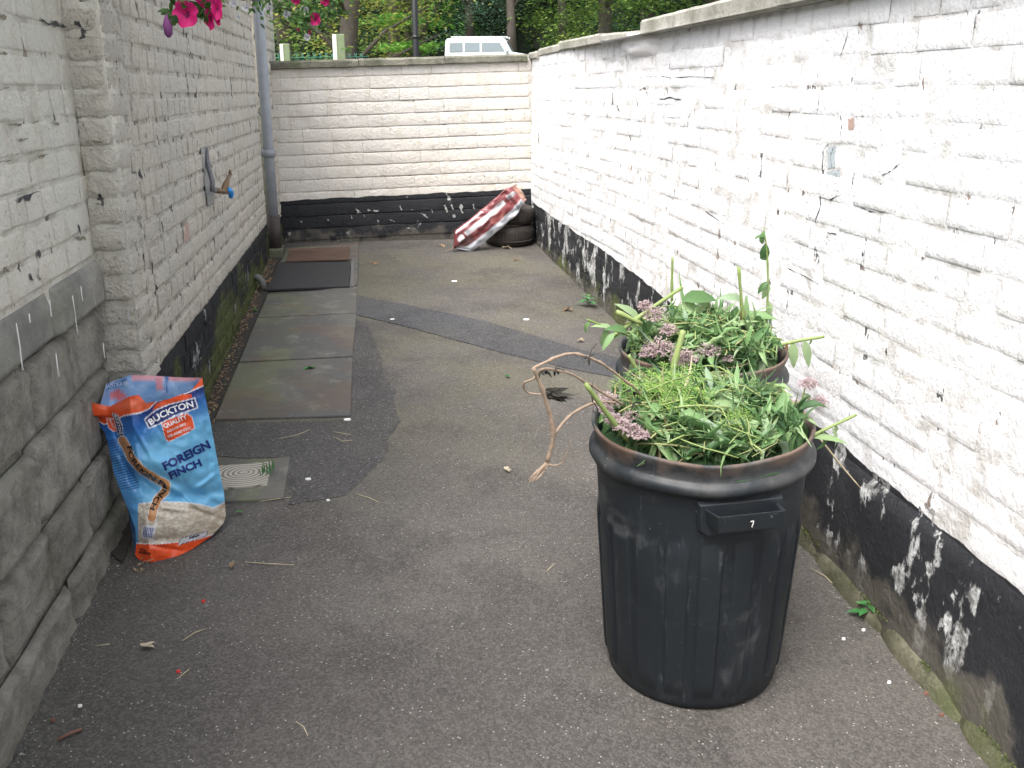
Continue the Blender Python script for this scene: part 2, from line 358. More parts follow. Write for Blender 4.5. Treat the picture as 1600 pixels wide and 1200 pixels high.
def board_mat(c):
    n = NM('grey weathered board with rings'); g = n.vmul(n.pos, (1, 1.25, 0), (-c[0], -c[1]*1.25, 0))
    wv = n.t.nodes.new('ShaderNodeTexWave'); wv.wave_type = 'RINGS'; wv.rings_direction = 'Z'; n.lk(g, wv.inputs[0]); wv.inputs['Scale'].default_value = 17; wv.inputs['Distortion'].default_value = 1.2; wv.inputs['Detail'].default_value = 1; wv.inputs['Detail Scale'].default_value = 2
    c_ = n.mix(n.step(wv.outputs['Fac'], .05, .5), (.11, .10, .085), (.40, .38, .33)); c_ = n.mix(n.m('MULTIPLY', n.noise(9, 5), .5), c_, (.26, .24, .21))
    return n.fin(c_, .85, n.bump(wv.outputs['Fac'], .4, .004))

# ------------------------------------------------------------------ masonry
def brick_mesh(L, Hh, dep, seed, rough=1.0, mat=None, name='brick', nx=5, nzv=4, round_=.006, soft=False):
    """worn brick in (s,z,d) frame -> local x along wall, y up, z outward; corners pulled back"""
    rs = random.Random(seed); mb = MB()
    e1, e2 = round_ * .45, round_ * 2.0
    xs = [-L/2, -L/2 + e1, -L/2 + e2] + ([0] if L > .15 else []) + [L/2 - e2, L/2 - e1, L/2]
    zs = [-Hh/2, -Hh/2 + e1, -Hh/2 + e2, Hh/2 - e2, Hh/2 - e1, Hh/2]
    nX, nZ = len(xs), len(zs); tl = rs.uniform(-1, 1) * .0016 * rough; tl2 = rs.uniform(-1, 1) * .002 * rough
    for j, z in enumerate(zs):
        for i, x in enumerate(xs):
            bord = i in (0, nX-1) or j in (0, nZ-1)
            jx, jz = rs.uniform(-1, 1) * .0012 * rough, rs.uniform(-1, 1) * .0012 * rough
            d = -dep if bord else tl * x / L * 2 + tl2 * z / Hh * 2 + rs.uniform(-1, 1) * .0006 * rough
            if not bord and (j in (1, nZ-2) or (i in (1, nX-2) and not soft)): d -= dep * .22
            if soft and bord and j not in (0, nZ-1): d = -dep * .5
            mb.vert((x + jx, z + jz, d), (.25 if soft and j not in (0, nZ-1) else 1.0) if bord else (.5 if (i in (1, nX-2) or j in (1, nZ-2)) else 0.0))
    for j in range(nZ-1):
        for i in range(nX-1):
            q = j*nX + i; mb.face((q, q+1, q+nX+1, q+nX))
    return mb
class Frame:
    """wall coordinates: s along, z up, d out of the face"""
    def __init__(s, fn): s.fn = fn
    def at(s, a, z, d=0.0): return s.fn(a, z, d)
    def mat(s, a, z, d=0.0):
        o = s.at(a, z, d); X = (s.at(a + .01, z, d) - o).normalized(); Z = (s.at(a, z, d + .01) - o).normalized(); Y = Z.cross(X).normalized()
        return Matrix(((X.x, Y.x, Z.x, o.x), (X.y, Y.y, Z.y, o.y), (X.z, Y.z, Z.z, o.z), (0, 0, 0, 1)))
def ss(t): t = max(0, min(1, t)); return t*t*(3-2*t)
def xR(y): return 1.335 - .085 * ss((y - 4.6) / 2.8) * 1.0 + .015 * ss((y - 2.5) / 2.0) * (1 - ss((y - 5) / 1.5))
BY = 7.40
# left walls face +X: s must run so that X x ... gives outward; use s = -y for left walls
F_left = Frame(lambda a, z, d: Vector((-.76 + d + .004 * nz((a, z, 3), 1.1), a, z)))
F_near = Frame(lambda a, z, d: Vector((-.845 + d, a, z)))
F_right = Frame(lambda a, z, d: Vector((xR(a) - d + .008 * nz((a, z, 9), .9), a, z)))
F_back = Frame(lambda a, z, d: Vector((a, BY - d, z + .03 * a)))
F_far = Frame(lambda a, z, d: Vector((-.70 + d, a, z)))

def vis_size(p):
    v = p - CP; dz = v.dot(fv)
    if dz < .2: return 0
    x = 800 + FPX * v.dot(rv) / dz; y = 600 - FPX * v.dot(uv) / dz
    return (1.0 / dz) if (-60 < x < 1660 and -60 < y < 1260) else 0
def courses(root, fr, s0, s1, z0, z1, mat, dep=.005, ch=.0785, joint=.011, seed=1, limit=300, flip=1, rough=1.0, skip=None, hdr=3, name='brick', nmesh=6, round_=.005, vj=None, soft=False):
    rs = random.Random(seed); items = []; z = z0; c = 0
    while z + ch <= z1 + .02:
        hdrs = (c % (hdr + 1) == hdr); s = s0 - rs.uniform(.0, .2)
        while s < s1:
            L = .107 if hdrs else (.107 if rs.random() < .12 else .217)
            a, b = max(s, s0), min(s + L, s1)
            if b - a > .035 and not (skip and skip((a+b)/2, z)):
                cz = z + (ch - joint)/2 + joint/2
                items.append((a, b, cz + rs.uniform(-1, 1) * .0015, rs.uniform(-.0018, .0022)))
            s += L + joint + rs.uniform(-.002, .003) - (joint - vj if vj is not None else 0)
        z += ch; c += 1
    items.sort(key=lambda t: -vis_size(fr.at((t[0]+t[1])/2, t[2])))
    cache = {}; st = MB()
    for i, (a, b, zc, dd) in enumerate(items):
        Lq = round((b - a) / .01) * .01; key = (Lq, rs.randrange(nmesh))
        if key not in cache:
            mb = brick_mesh(Lq, ch - joint, dep + (.0006 if soft else .003), hash(key) % 9999 + seed, rough, nx=6, nzv=5, round_=round_, soft=soft)
            cache[key] = (mb, None)
        mb, me = cache[key]; MM = fr.mat((a+b)/2, zc, dep + dd) @ Matrix.Rotation(rs.uniform(-1, 1) * .006, 4, 'Z')
        if flip < 0: MM = MM @ Matrix.Scale(-1, 4, (1, 0, 0))
        if i < limit:
            if me is None: me = mb.mesh('brick', mat); cache[key] = (mb, me)
            o = bpy.data.objects.new(name, me); COL.objects.link(o); o.matrix_basis = MM; adopt(o, root)
        else:
            st.add([MM @ Vector(q) for q in mb.v], mb.f, 0, list(mb.a))
    if st.v: st.build('brickwork', mat, root, kind='stuff')
    return items
def backing(root, fr, s0, s1, z0, z1, mat, step=.05, amp=.002, depth=.22, flip=False, zt=None):
    mb = MB(); ns = max(1, int((s1-s0)/step)); nzz = max(1, int((z1-z0)/step))
    for j in range(nzz+1):
        for i in range(ns+1):
            a = s0 + (s1-s0)*i/ns; z = z0 + (z1-z0)*j/nzz; e = i in (0, ns) or j in (0, nzz)
            mb.vert(fr.at(a, z, amp * nz((a, z, 5), 14)), .9)
    for j in range(nzz):
        for i in range(ns):
            q = j*(ns+1)+i; f = (q, q+1, q+ns+2, q+ns+1); mb.face(f)
    # body of the wall behind the face
    c = [mb.vert(fr.at(a, z, dd), .9) for dd in (-.002, -depth) for (a, z) in ((s0, z0), (s1, z0), (s1, z1), (s0, z1))]
    for f in ((4,5,6,7),(0,1,5,4),(1,2,6,5),(2,3,7,6),(3,0,4,7)): mb.face([c[k] for k in f])
    return mb.build('mortar', mat, root)
def scar(root, pts, wd, mat, name='crack', rough=.35, seed=0):
    """irregular thin ribbon standing for a gap where paint and mortar fell out; pts are (point, normal)"""
    rs = random.Random(seed); mb = MB(); pts2 = []
    for i in range(len(pts)-1):
        for k in range(4): pts2.append(pts[i].lerp(pts[i+1], k/4))
    pts2.append(pts[-1]); n = len(pts2)
    nrm = (CP - pts2[0]); 
    for i, p in enumerate(pts2):
        t = (pts2[min(i+1, n-1)] - pts2[max(0, i-1)]).normalized()
        nx = Vector((1, 0, 0)) if abs(p.x) > .5 and p.y < 7.3 else Vector((0, 1, 0))
        sdv = t.cross(nx).normalized(); ww = wd * (.35 + .65 * math.sin(math.pi * (i + .5) / n)) * rs.choice((.25, .5, .8, 1.1, 1.6))
        j = Vector((0, rs.uniform(-1, 1), rs.uniform(-1, 1))) * wd * .5 if nx.x else Vector((rs.uniform(-1, 1), 0, rs.uniform(-1, 1))) * wd * .25
        mb.vert(p + j - sdv * ww / 2); mb.vert(p + j + sdv * ww / 2)
    for i in range(n-1): mb.face((2*i, 2*i+1, 2*i+3, 2*i+2))
    return mb.build(name, mat, root)

# ---------------- ground
gs = MB()
for j in range(41):
    for i in range(31):
        x = -150 + 10*i; y = -40 + 7.5*j; gs.vert((x, y, min(SL*y, SL*60 + (y-60)*.01) - .02))
for j in range(40):
    for i in range(30): q = j*31+i; gs.face((q, q+1, q+32, q+31))
top(gs, 'ground', M['grass'], (0, 0, 0), 'rising rough ground beyond the yard walls', None, kind='structure')
ya = MB(); nx_, ny_ = 44, 110
for j in range(ny_+1):
    for i in range(nx_+1):
        x = -1.0 + 2.45*i/nx_; y = -2.0 + 9.6*j/ny_
        ya.vert((x, y, gz(y) + .0010 * nz((x, y, 0), 1.7) - .006 * math.exp(-((x + .78) / .12) ** 2) - (.012 * ss((x-1.15)/.2) * ss((y-3.5)/1) * (1-ss((y-5.5)/1)))))
for j in range(ny_):
    for i in range(nx_): q = j*(nx_+1)+i; ya.face((q, q+1, q+nx_+2, q+nx_+1))
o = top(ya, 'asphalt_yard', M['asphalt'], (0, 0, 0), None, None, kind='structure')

def sheet(pix, h0, h1, name, mat, label, cat=None, kind=None, jag=0.0, seed=1, sub=10, parent=None, bev=0.0):
    """flat piece lying on the sloping ground, outline given as ground points"""
    rs = random.Random(seed); base = [G(*q) for q in pix]; pts = []
    for i in range(len(base)):
        a, b = base[i], base[(i+1) % len(base)]
        for k in range(sub): 
            p = a.lerp(b, k/sub); 
            if jag: p = p + Vector((nz((p.x, p.y, seed), 9), nz((p.y, p.x, seed+3), 9), 0)) * jag + Vector((rs.uniform(-1,1), rs.uniform(-1,1), 0)) * jag * .25
            pts.append(p)
    mb = MB(); n = len(pts)
    for p in pts: mb.vert((p.x, p.y, gz(p.y) + h1))
    for p in pts: mb.vert((p.x, p.y, gz(p.y) + h0))
    mb.face(range(n))
    for i in range(n): mb.face((i, (i+1) % n, n + (i+1) % n, n + i)[::-1])
    # outlines are given either way round: normals are recalculated below
    import bmesh
    me = mb.mesh(name, mat, False); bm = bmesh.new(); bm.from_mesh(me); bmesh.ops.triangulate(bm, faces=[f for f in bm.faces if len(f.verts) > 4]); bmesh.ops.recalc_face_normals(bm, faces=bm.faces); bm.to_mesh(me); bm.free()
    o = bpy.data.objects.new(name, me); COL.objects.link(o)
    if parent is not None: adopt(o, parent)
    if label or cat or kind: tag(o, label, cat, None, kind)
    if bev: bevel(o, bev, 2)
    return o
sheet([(556,462),(640,478),(760,503),(900,545),(965,560),(962,590),(880,575),(760,545),(650,515),(556,492)], -.01, .0045, 'asphalt_patch', M['asphalt_new'], 'dark strip of newer asphalt crossing the yard', kind='structure', jag=.012, seed=3)
sheet([(552,560),(590,575),(618,610),(620,660),(598,720),(540,775),(452,790),(452,716),(335,716),(330,664),(548,656)], -.01, .0022, 'damp_strip', M['damp_asphalt'], 'damp dark asphalt in front of the paving slabs', kind='structure', jag=.02, seed=5)
sheet([(553,500),(575,508),(596,560),(602,600),(590,575),(552,560)], -.01, .0018, 'damp_edge', M['damp_asphalt'], 'damp dark asphalt edge beside the slabs', kind='structure', jag=.015, seed=8)
sheet([(190,880),(262,730),(330,662),(418,458),(440,400),(425,402),(395,470),(330,612),(262,706),(170,860)], -.01, .0025, 'soil_strip', M['soil'], 'dirty leaf litter gap between left wall and slabs', kind='structure', jag=.01, seed=6)

# paving slabs (pieces of the path)
path = tag(bpy.data.objects.new('slab_path', None), 'row of concrete slabs along the left wall', None, None, 'structure'); COL.objects.link(path)
SLB = [[(336,658),(548,652),(551,561),(373,570)], [(374,568),(551,559),(557,493),(402,500)], [(403,498),(557,491),(558,449),(418,464)],
       [(549,449),(558,447),(561,381),(550,382)], [(440,411),(552,406),(553,381),(447,390)]]
for i, q in enumerate(SLB):
    sheet(q, -.03, .010 + .002*i % .004, 'slab', M['slab'], None, seed=20+i, jag=.0015, parent=path, bev=.004)
sheet([(417,457),(546,452),(548,413),(438,415)], .008, .020, 'rubber_mat', M['rubber'], 'black rubber sheet lying on the slabs before the rusty plate', 'mat', jag=.004, seed=31)
sheet([(447,413),(545,410),(547,390),(452,393)], .014, .022, 'rusty_plate', M['rust'], 'rust stained plate lying at the far end of the slabs', 'cover plate', jag=.002, seed=32)
sheet([(547,452),(549,413),(553,413),(554,451)], .006, .018, 'lath', M['hose'], 'thin pale lath beside the black rubber sheet', 'lath', seed=33)
# drain cover: concrete surround and weathered board
dc = thing('drain_cover', G(400,750), 'square concrete drain surround with ringed grey board set in it, beside the seed bag', 'drain cover')
sheet([(335,724),(453,717),(444,781),(322,788)], -.03, .009, 'concrete_surround', M['slab'], None, seed=41, parent=dc, jag=.002, bev=.004)
bcn = G(381,745)
sheet([(342,734),(425,727),(418,763),(333,771)], .006, .017, 'board', board_mat((bcn.x, bcn.y)), None, seed=42, parent=dc, jag=.001, bev=.003)

# ---------------- left wall beyond the pilaster
LW = thing('brick_wall', (-.76, 5, .25), 'cream painted brick wall of the building with tap and mossy black foot', 'wall')
backing(LW, F_left, 3.16, 6.93, .10, 2.55, M['wall_left'], .04, .003)
courses(LW, F_left, 3.2, 6.92, .175, 2.42, M['wall_left'], dep=.0045, ch=.0815, joint=.012, seed=11, rough=1.3, hdr=1, vj=.009)
LE = thing('brick_wall', (-.70, 7.2, .3), 'narrow white painted brick end of the building behind the downpipe', 'wall')
backing(LE, F_far, 7.06, 7.9, .2, 2.55, M['wall_left'], .04, .002, depth=.3)
courses(LE, F_far, 7.06, 7.88, .36, 2.5, M['wall_left'], dep=.005, seed=13, rough=1.3, hdr=1)
# pilaster: a block per course
PL = thing('brick_pilaster', (-.79, 3.09, .5), 'cream painted rough brick pilaster with black foot behind the seed bag', 'pilaster')
pm = MB(); pm.box((-.95, 2.988, .05), (-.749, 3.2, 2.55), 0, .5); pm.build('mortar', M['wall_near'], PL)
rs = random.Random(5); z = .56
while z < 2.5:
    hh = .0785; mb = MB(); x0, x1, y0, y1 = -.86, -.745 + rs.uniform(-.002, .004), 2.982 + rs.uniform(-.004, .004), 3.205
    n1, n2 = 6, 9; ring = []
    per = [(x0 + (x1-x0)*i/n1, y0) for i in range(n1)] + [(x1, y0 + (y1-y0)*i/n2) for i in range(n2+1)]
    rows = [(-.0, .008), (.006, .002), (.02, 0), (.04, .001), (.058, 0), (.066, .006)]
    for k, (dz, ins) in enumerate(rows):
        for (x, y) in per:
            jit = rs.uniform(-1, 1) * .0045
            xx = x - ins * (1 if x > x1-.02 else 0) + (jit if x > x1-.001 else rs.uniform(-1,1)*.001); yy = y + ins * (1 if y < y0+.001 else 0) + (jit if y < y0+.001 else 0)
            if x > x1-.001 and y < y0+.001: xx -= .006; yy += .006
            mb.vert((xx, yy, z + dz + rs.uniform(-1,1)*.0012), 1.0 if k in (0, len(rows)-1) else .1)
    np_ = len(per)
    for k in range(len(rows)-1):
        for i in range(np_-1): q = k*np_+i; mb.face((q, q+1, q+np_+1, q+np_))
    mb.build('brick', M['wall_left'], PL); z += hh
fb = MB(); fb.box((-.95, 2.984, .05), (-.745, 3.20, .545)); bevel(fb.build('foot_stone', M['stone'], PL, smooth=False), .01)

# ---------------- near left wall on its stone plinth
NW = thing('brick_wall', (-.84, 2, .1), 'cream painted brick wall standing on a rough stone plinth, nearest on the left', 'wall')
backing(NW, F_near, -1.5, 2.99, .95, 2.55, M['wall_near'], .05, .001)
courses(NW, F_near, .6, 2.985, 1.018, 2.3, M['wall_near'], dep=.0022, ch=.0815, joint=.008, seed=17, rough=.8, hdr=2, vj=.005)
def stone(parent, lo, hi, seed, mat, rough=1.0, cham=0.0, name='stone', nn=7, bulge=.004):
    """roughly squared stone: front face (towards +X) with relief, ends and top closed"""
    mb = MB(); x1 = hi[0]; ny, nzv = nn, max(4, int(nn * .6))
    for j in range(nzv+1):
        for i in range(ny+1):
            t, u_ = i/ny, j/nzv; y = lo[1] + (hi[1]-lo[1])*t; zz = lo[2] + (hi[2]-lo[2])*u_
            e = min(t, 1-t, u_*.6, (1-u_)*.6); d = bulge * ss(e/.045) + rough * .007 * nz((y, zz, seed), 9) + rough * .008 * nz((y, zz, seed), 27) + rough * .004 * nz((y, zz, seed), 60)
            if i in (0, ny) or j in (0, nzv): d = -.018; y += .0; 
            if cham and u_ > .6: d -= cham * (u_-.6)/.4
            mb.vert((x1 + d, y + rough * .004*nz((zz, seed, y), 9), zz + rough * .005*nz((y, seed, 0), 7)))
    for j in range(nzv):
        for i in range(ny): q = j*(ny+1)+i; mb.face((q, q+1, q+ny+2, q+ny+1))
    return mb.build(name, mat, parent)
pb = MB(); pb.box((-1.1, -1.5, -.1), (-.872, 2.985, .96), 0, .9); pb.build('mortar', M['stone'], NW, smooth=False)
rs = random.Random(8)
for (z0, z1, xx, cham, lmin, lmax, mt, rg) in ((.875, 1.012, -.834, .010, .42, .62, 'stone_smooth', .2), (.675, .868, -.848, 0, .28, .5, 'stone', .6), (.45, .668, -.850, 0, .22, .45, 'stone', .75), (.25, .443, -.850, 0, .3, .5, 'stone', .7), (.02, .243, -.846, 0, .35, .7, 'stone', 1.0)):
    y = 2.985
    while y > -.6:
        L = rs.uniform(lmin, lmax); stone(NW, (0, y - L + .011, z0 + .004), (xx + rs.uniform(-.006, .006), y, z1 + (rs.uniform(-.012, .002) if mt == 'stone' else 0)), rs.randrange(999), M[mt], rg, cham, nn=26); y -= L
# white paint runs on the dressed course
for i, (px, py, ln) in enumerate([(24,505,62),(112,462,62),(125,447,24),(76,468,24),(86,552,35),(160,536,26),(44,490,12)]):
    a = PX(px, py, -.826); 
    mb = MB(); pts = [a + Vector((0.002 - .0 * k, -.002*k*rnd(.2,1), -ln/FPX*2.6*k/4)) for k in range(5)]; mb.tube(pts, [.0012, .0018, .0016, .0014, .0026], 5); mb.build('paint_run', M['white_bit'], NW)

# ---------------- end wall
BW = thing('brick_wall', (.25, BY, .37), 'white painted brick wall closing the end of the yard with black painted foot', 'wall')
backing(BW, F_back, -.73, 1.25, .25, 1.70, M['wall_back'], .04, .001)
courses(BW, F_back, -.70, 1.245, .40, 1.70, M['wall_back'], dep=.0036, ch=.0925, joint=.006, seed=23, rough=.6, hdr=4, limit=260, vj=.0015, round_=.003, soft=True)
def coping(parent, fr, s0, s1, zb, zt, over, mat, seed, back=.30, tilt=0.0, n=8):
    mb = MB(); rows = [(over-.012, zb), (over, zb+.008), (over+.001, zt-.012), (over-.010, zt), (-back, zt+.012), (-back, zb)]
    for i in range(n+1):
        a = s0 + (s1-s0)*i/n
        for (d, z) in rows: mb.vert(fr.at(a, z + tilt*(a-s0) + .003*nz((a, z, seed), 12), d + .004*nz((a, z, seed+2), 9)))
    k = len(rows)
    for i in range(n):
        for j in range(k): q = i*k; mb.face((q+j, q+(j+1)%k, q+k+(j+1)%k, q+k+j))
    mb.face(range(k)); mb.face([n*k+j for j in range(k)][::-1])
    return mb.build('coping_stone', mat, parent, smooth=False)
for i, (a, b) in enumerate([(-.72, -.06), (-.055, .58), (.585, 1.21)]):
    coping(BW, F_back, a, b, 1.665 + .002*i, 1.722 + .002*i, .035, M['coping_dark'], 60+i)

# ---------------- right wall
RW = thing('brick_wall', (1.33, 3.5, .17), 'long bright white painted brick wall on the right with peeling black foot', 'wall')
def rtop(a): return 1.755
backing(RW, F_right, -1.5, 7.55, .0, 1.755, M['wall_right'], .05, .001)
courses(RW, F_right, -1.0, 7.40, .155, 1.745, M['wall_right'], dep=.0012, ch=.0795, joint=.009, seed=29, rough=.6, hdr=3, vj=.007, skip=lambda s, z: z < .45 and s < 2.9, nmesh=9, round_=.010, soft=True)
# smooth rendered foot of the near part, proud of the bricks
rf = MB(); n1, n2 = 150, 14
for j in range(n2+1):
    for i in range(n1+1):
        a = -1.0 + 3.95*i/n1; t = j/n2; z = gz(a) - .02 + (.485 + .004*nz((a,0,0),5) - gz(a) + .02)*t
        d = .012 + .010*nz((a, z, 1), 2.2) + .004*nz((a, z, 2), 13) + .012*(1-t); 
        if j == n2: d = -.004
        if i == n1: d = -.004
        rf.vert(F_right.at(a, z, d), .2)
for j in range(n2):
    for i in range(n1): q = j*(n1+1)+i; rf.face((q, q+1, q+n1+2, q+n1+1))
rf.build('rendered_foot', M['wall_right'], RW)
CO = [(-1.0, .55), (.56, 1.5), (1.51, 2.3), (2.31, 3.02), (3.03, 3.85), (3.86, 4.62)]
for i, (a, b) in enumerate(CO): coping(RW, F_right, a, b, 1.748 + rs.uniform(-.002,.003), 1.818 + rs.uniform(-.002,.003), .046, M['coping'], 70+i)
for i, (a, b, z0, z1, ov, tl) in enumerate([(4.70, 5.50, 1.738, 1.782, .006, .030), (5.51, 6.40, 1.748, 1.808, .022, .0), (6.41, 7.10, 1.742, 1.796, .012, -.01), (7.11, 7.46, 1.722, 1.775, .022, 0)]):
    coping(RW, F_right, a, b, z0, z1, ov, M['coping'], 80+i, tilt=tl)
lump = MB()   # daub of white mortar where the coping steps
for j in range(9):
    for i in range(9):
        t, u_ = i/8, j/8; e = max(0, 1 - ((2*t-1)**2 + (2*u_-1)**2) * (1 + .5*nz((t*3, u_*3, 7), 1)))
        p = PX(968 + 60*t, 52 + 45*u_ - 8*t, 1.335); lump.vert((p.x + .022 - .040*e**.5 - .016*nz((t*3, u_*3, 1), 1.7), p.y, p.z), .2)
for j in range(8):
    for i in range(8): q = j*9+i; lump.face((q, q+1, q+10, q+9))
lump.build('mortar_daub', M['wall_right'], RW)
def onface(p, off=.0022): return Vector((F_right.at(p.y, p.z, off).x, p.y, p.z))
def RS(l, wd, mat='dark', nm='crack', seed=0): return scar(RW, [onface(PX(x, y, xR(3) - .002)) for x, y in l], wd, M[mat], nm, seed=seed)
for i, (l, wd) in enumerate([
    ([(1294,225),(1286,232),(1283,262),(1286,275),(1281,300),(1280,325),(1272,348)], .007), ([(1303,226),(1297,240),(1298,262)], .004), ([(1283,308),(1296,313),(1306,308),(1308,290),(1305,270)], .004),
    ([(1232,172),(1229,188),(1230,205)], .004), ([(1228,169),(1240,170)], .006), ([(1312,180),(1314,200),(1312,215)], .004), ([(1324,50),(1318,72),(1312,88),(1309,105)], .003), ([(1333,118),(1328,130)], .006),
    ([(1395,145),(1394,168)], .004), ([(1408,254),(1395,266),(1378,275)], .003), ([(1334,270),(1331,290)], .005), ([(1345,325),(1365,331),(1390,332)], .003), ([(1292,363),(1306,366)], .004),
    ([(1005,120),(1025,119),(1045,122),(1075,120),(1112,121)], .0035), ([(1025,155),(1042,153),(1060,156)], .006), ([(1027,182),(1048,184),(1074,182)], .003), ([(1036,135),(1040,148)], .008), ([(962,165),(966,175)], .012),
    ([(1005,268),(1004,288)], .007), ([(994,265),(993,272)], .006), ([(1044,303),(1048,318),(1045,330)], .005), ([(1018,325),(1017,345)], .005), ([(853,250),(852,270)], .008), ([(900,262),(902,268)], .008),
    ([(996,140),(1004,138),(1008,150)], .008), ([(990,155),(994,172)], .008), ([(978,205),(984,222)], .009), ([(1413,28),(1411,60)], .003), ([(1508,0),(1514,20),(1512,55)], .003),
    ([(1229,419),(1250,428),(1278,444)], .003), ([(1100,330),(1130,350)], .004), ([(1060,250),(1090,262)], .003), ([(1470,372),(1490,384)], .003)]):
    RS(l, wd, seed=i)
def patch(root, poly, x, mat, nm):
    mb = MB(); pts = []
    for i in range(len(poly)):
        a, b_ = poly[i], poly[(i+1) % len(poly)]
        for k in range(5): pts.append(PX(a[0] + (b_[0]-a[0])*k/5 + rnd(-.9,.9), a[1] + (b_[1]-a[1])*k/5 + rnd(-1,1), x))
    for p in pts: mb.vert(onface(p, .0018) if x > 0 else p)
    mb.face(range(len(pts))); return mb.build(nm, mat, root)
M['pink_brick'] = plain('bare pinkish brick', (.42, .30, .26), .9, .3, 60, .4)
patch(RW, [(1284,268),(1304,264),(1307,290),(1305,308),(1285,306)], 1.3235, M['bare_blue'], 'old_paint'); patch(RW, [(1286,230),(1299,227),(1297,262),(1286,264)], 1.3235, M['bare_blue'], 'old_paint')
patch(RW, [(1318,186),(1327,185),(1328,202),(1319,204)], 1.3235, M['pink_brick'], 'bare_brick')
RS([(1448,790),(1462,800),(1458,830)], .012, 'bare_grey', 'bare_patch', 93); RS([(990,330),(1002,352)], .02, 'bare_grey', 'bare_patch', 94)
M['flake_grey'] = plain('dirty pale paint flake', (.34, .34, .33), .8, .6, 60)
# cracks and flakes of the left walls and the end wall
def LS(l, wd, mat='dark', nm='crack', seed=0, x=-.748): return scar(LW, [PX(a, b, x) for a, b in l], wd, M[mat], nm, seed=seed)
for i, (l, wd) in enumerate([([(243,200),(247,218),(249,234)], .010), ([(224,268),(227,278)], .006), ([(218,233),(219,242)], .005), ([(275,283),(277,290)], .005), ([(343,232),(344,250)], .008), ([(398,330),(400,340)], .016), ([(366,233),(368,243)], .010),
    ([(352,170),(352,184)], .006), ([(396,172),(397,185)], .012), ([(253,346),(255,360)], .018), ([(325,373),(327,396)], .006), ([(276,430),(278,445)], .006), ([(380,345),(381,360)], .012)]): LS(l, wd, seed=50+i)
patch(LW, [(287,350),(295,348),(296,375),(286,378)], -.7515, M['pink_brick'], 'bare_brick'); patch(LW, [(314,231),(325,228),(328,262),(335,300),(333,318),(325,322),(318,270)], -.7515, M['bare_grey'], 'bare_patch')
M['groove'] = plain('grimy old mortar groove', (.20, .175, .13), .95, .6, 40, .6)
for i, (l, wd, x, mt) in enumerate([([(177,0),(190,140),(203,233),(214,320),(223,393),(232,470),(240,560)], .007, -.7462, 'groove'), ([(189,70),(191,90)], .014, -.746, 'dark'), ([(198,178),(202,205),(203,215)], .012, -.746, 'dark'), ([(236,520),(238,548)], .010, -.746, 'dark'), ([(219,340),(222,360)], .008, -.746, 'dark')]): scar(PL, [PX(a, b, x) for a, b in l], wd, M[mt], 'groove', seed=200+i)
for i, (l, wd) in enumerate([([(101,0),(108,70),(116,150),(127,230),(136,310),(146,400)], .006), ([(109,72),(113,100)], .014), ([(118,150),(120,162)], .012), ([(131,262),(134,285)], .01)]): scar(NW, [PX(a, b, -.8415) for a, b in l], wd, M['groove'], 'groove', seed=220+i)
for i, (l, wd) in enumerate([([(66,34),(85,38),(104,45)], .010), ([(0,26),(12,29)], .010), ([(30,220),(45,216),(68,194)][:2], .006), ([(28,312),(45,306),(62,299)], .010), ([(0,254),(18,249)], .005), ([(85,194),(93,196)], .008), ([(50,192),(60,190)], .005), ([(60,246),(75,242)], .005), ([(16,196),(34,193)], .006), ([(122,352),(127,370)], .012), ([(0,140),(14,137)], .004), ([(120,372),(134,372)], .008), ([(48,428),(52,442)], .01), ([(59,420),(63,436)], .012), ([(5,420),(14,428)], .016), ([(60,393),(64,404)], .012), ([(0,84),(12,83)], .005)]): scar(NW, [PX(a, b, -.8385) for a, b in l], wd, M['groove' if i % 3 else 'dark'], 'crack', seed=240+i)
for i, (l, wd) in enumerate([([(132,220),(148,221),(165,222)], .008), ([(112,44),(130,44),(141,38)], .006), ([(127,135),(150,137)], .005), ([(142,300),(165,302)], .006), ([(146,386),(175,387)], .008), ([(150,424),(178,424)], .006), ([(155,468),(185,466)], .007), ([(165,503),(188,505)], .006), ([(170,545),(190,560)], .005)]): scar(PL, [P(a, b, 2.974) for a, b in l], wd, M['groove'], 'crack', seed=270+i)
for i, (l, wd) in enumerate([([(201,482),(203,505)], .016), ([(208,478),(212,500)], .012), ([(220,480),(222,500)], .010)]): scar(PL, [PX(a, b, -.738) for a, b in l], wd, M['flake_grey'], 'flake', seed=290+i); LS([(237,405),(239,418)], .014, 'dark', 'hole', 72)
def BS(l, wd, mat='flake_grey', nm='paint_flake', seed=0): return scar(BW, [P(a, b, BY-.009) for a, b in l], wd*.8, M[mat], nm, seed=seed)
for i, (l, wd) in enumerate([([(556,328),(564,333)], .035), ([(574,328),(579,329)], .012), ([(583,329),(591,330)], .014), ([(624,322),(628,329)], .022), ([(641,327),(646,328)], .01), ([(695,321),(699,331)], .03), ([(706,320),(708,328)], .022), ([(720,320),(722,332)], .045),
    ([(739,318),(741,326)], .014), ([(675,327),(676,333)], .012), ([(707,336),(711,338)], .022), ([(549,336),(550,342)], .01), ([(568,336),(570,339)], .012), ([(609,343),(616,346)], .012), ([(634,356),(642,357)], .010), ([(658,333),(668,340)], .014), ([(469,345),(472,348)], .018), ([(450,364),(454,366)], .025), ([(817,315),(819,319)], .014), ([(512,343),(514,345)], .01), ([(590,344),(592,348)], .01)]): BS(l, wd, seed=100+i)

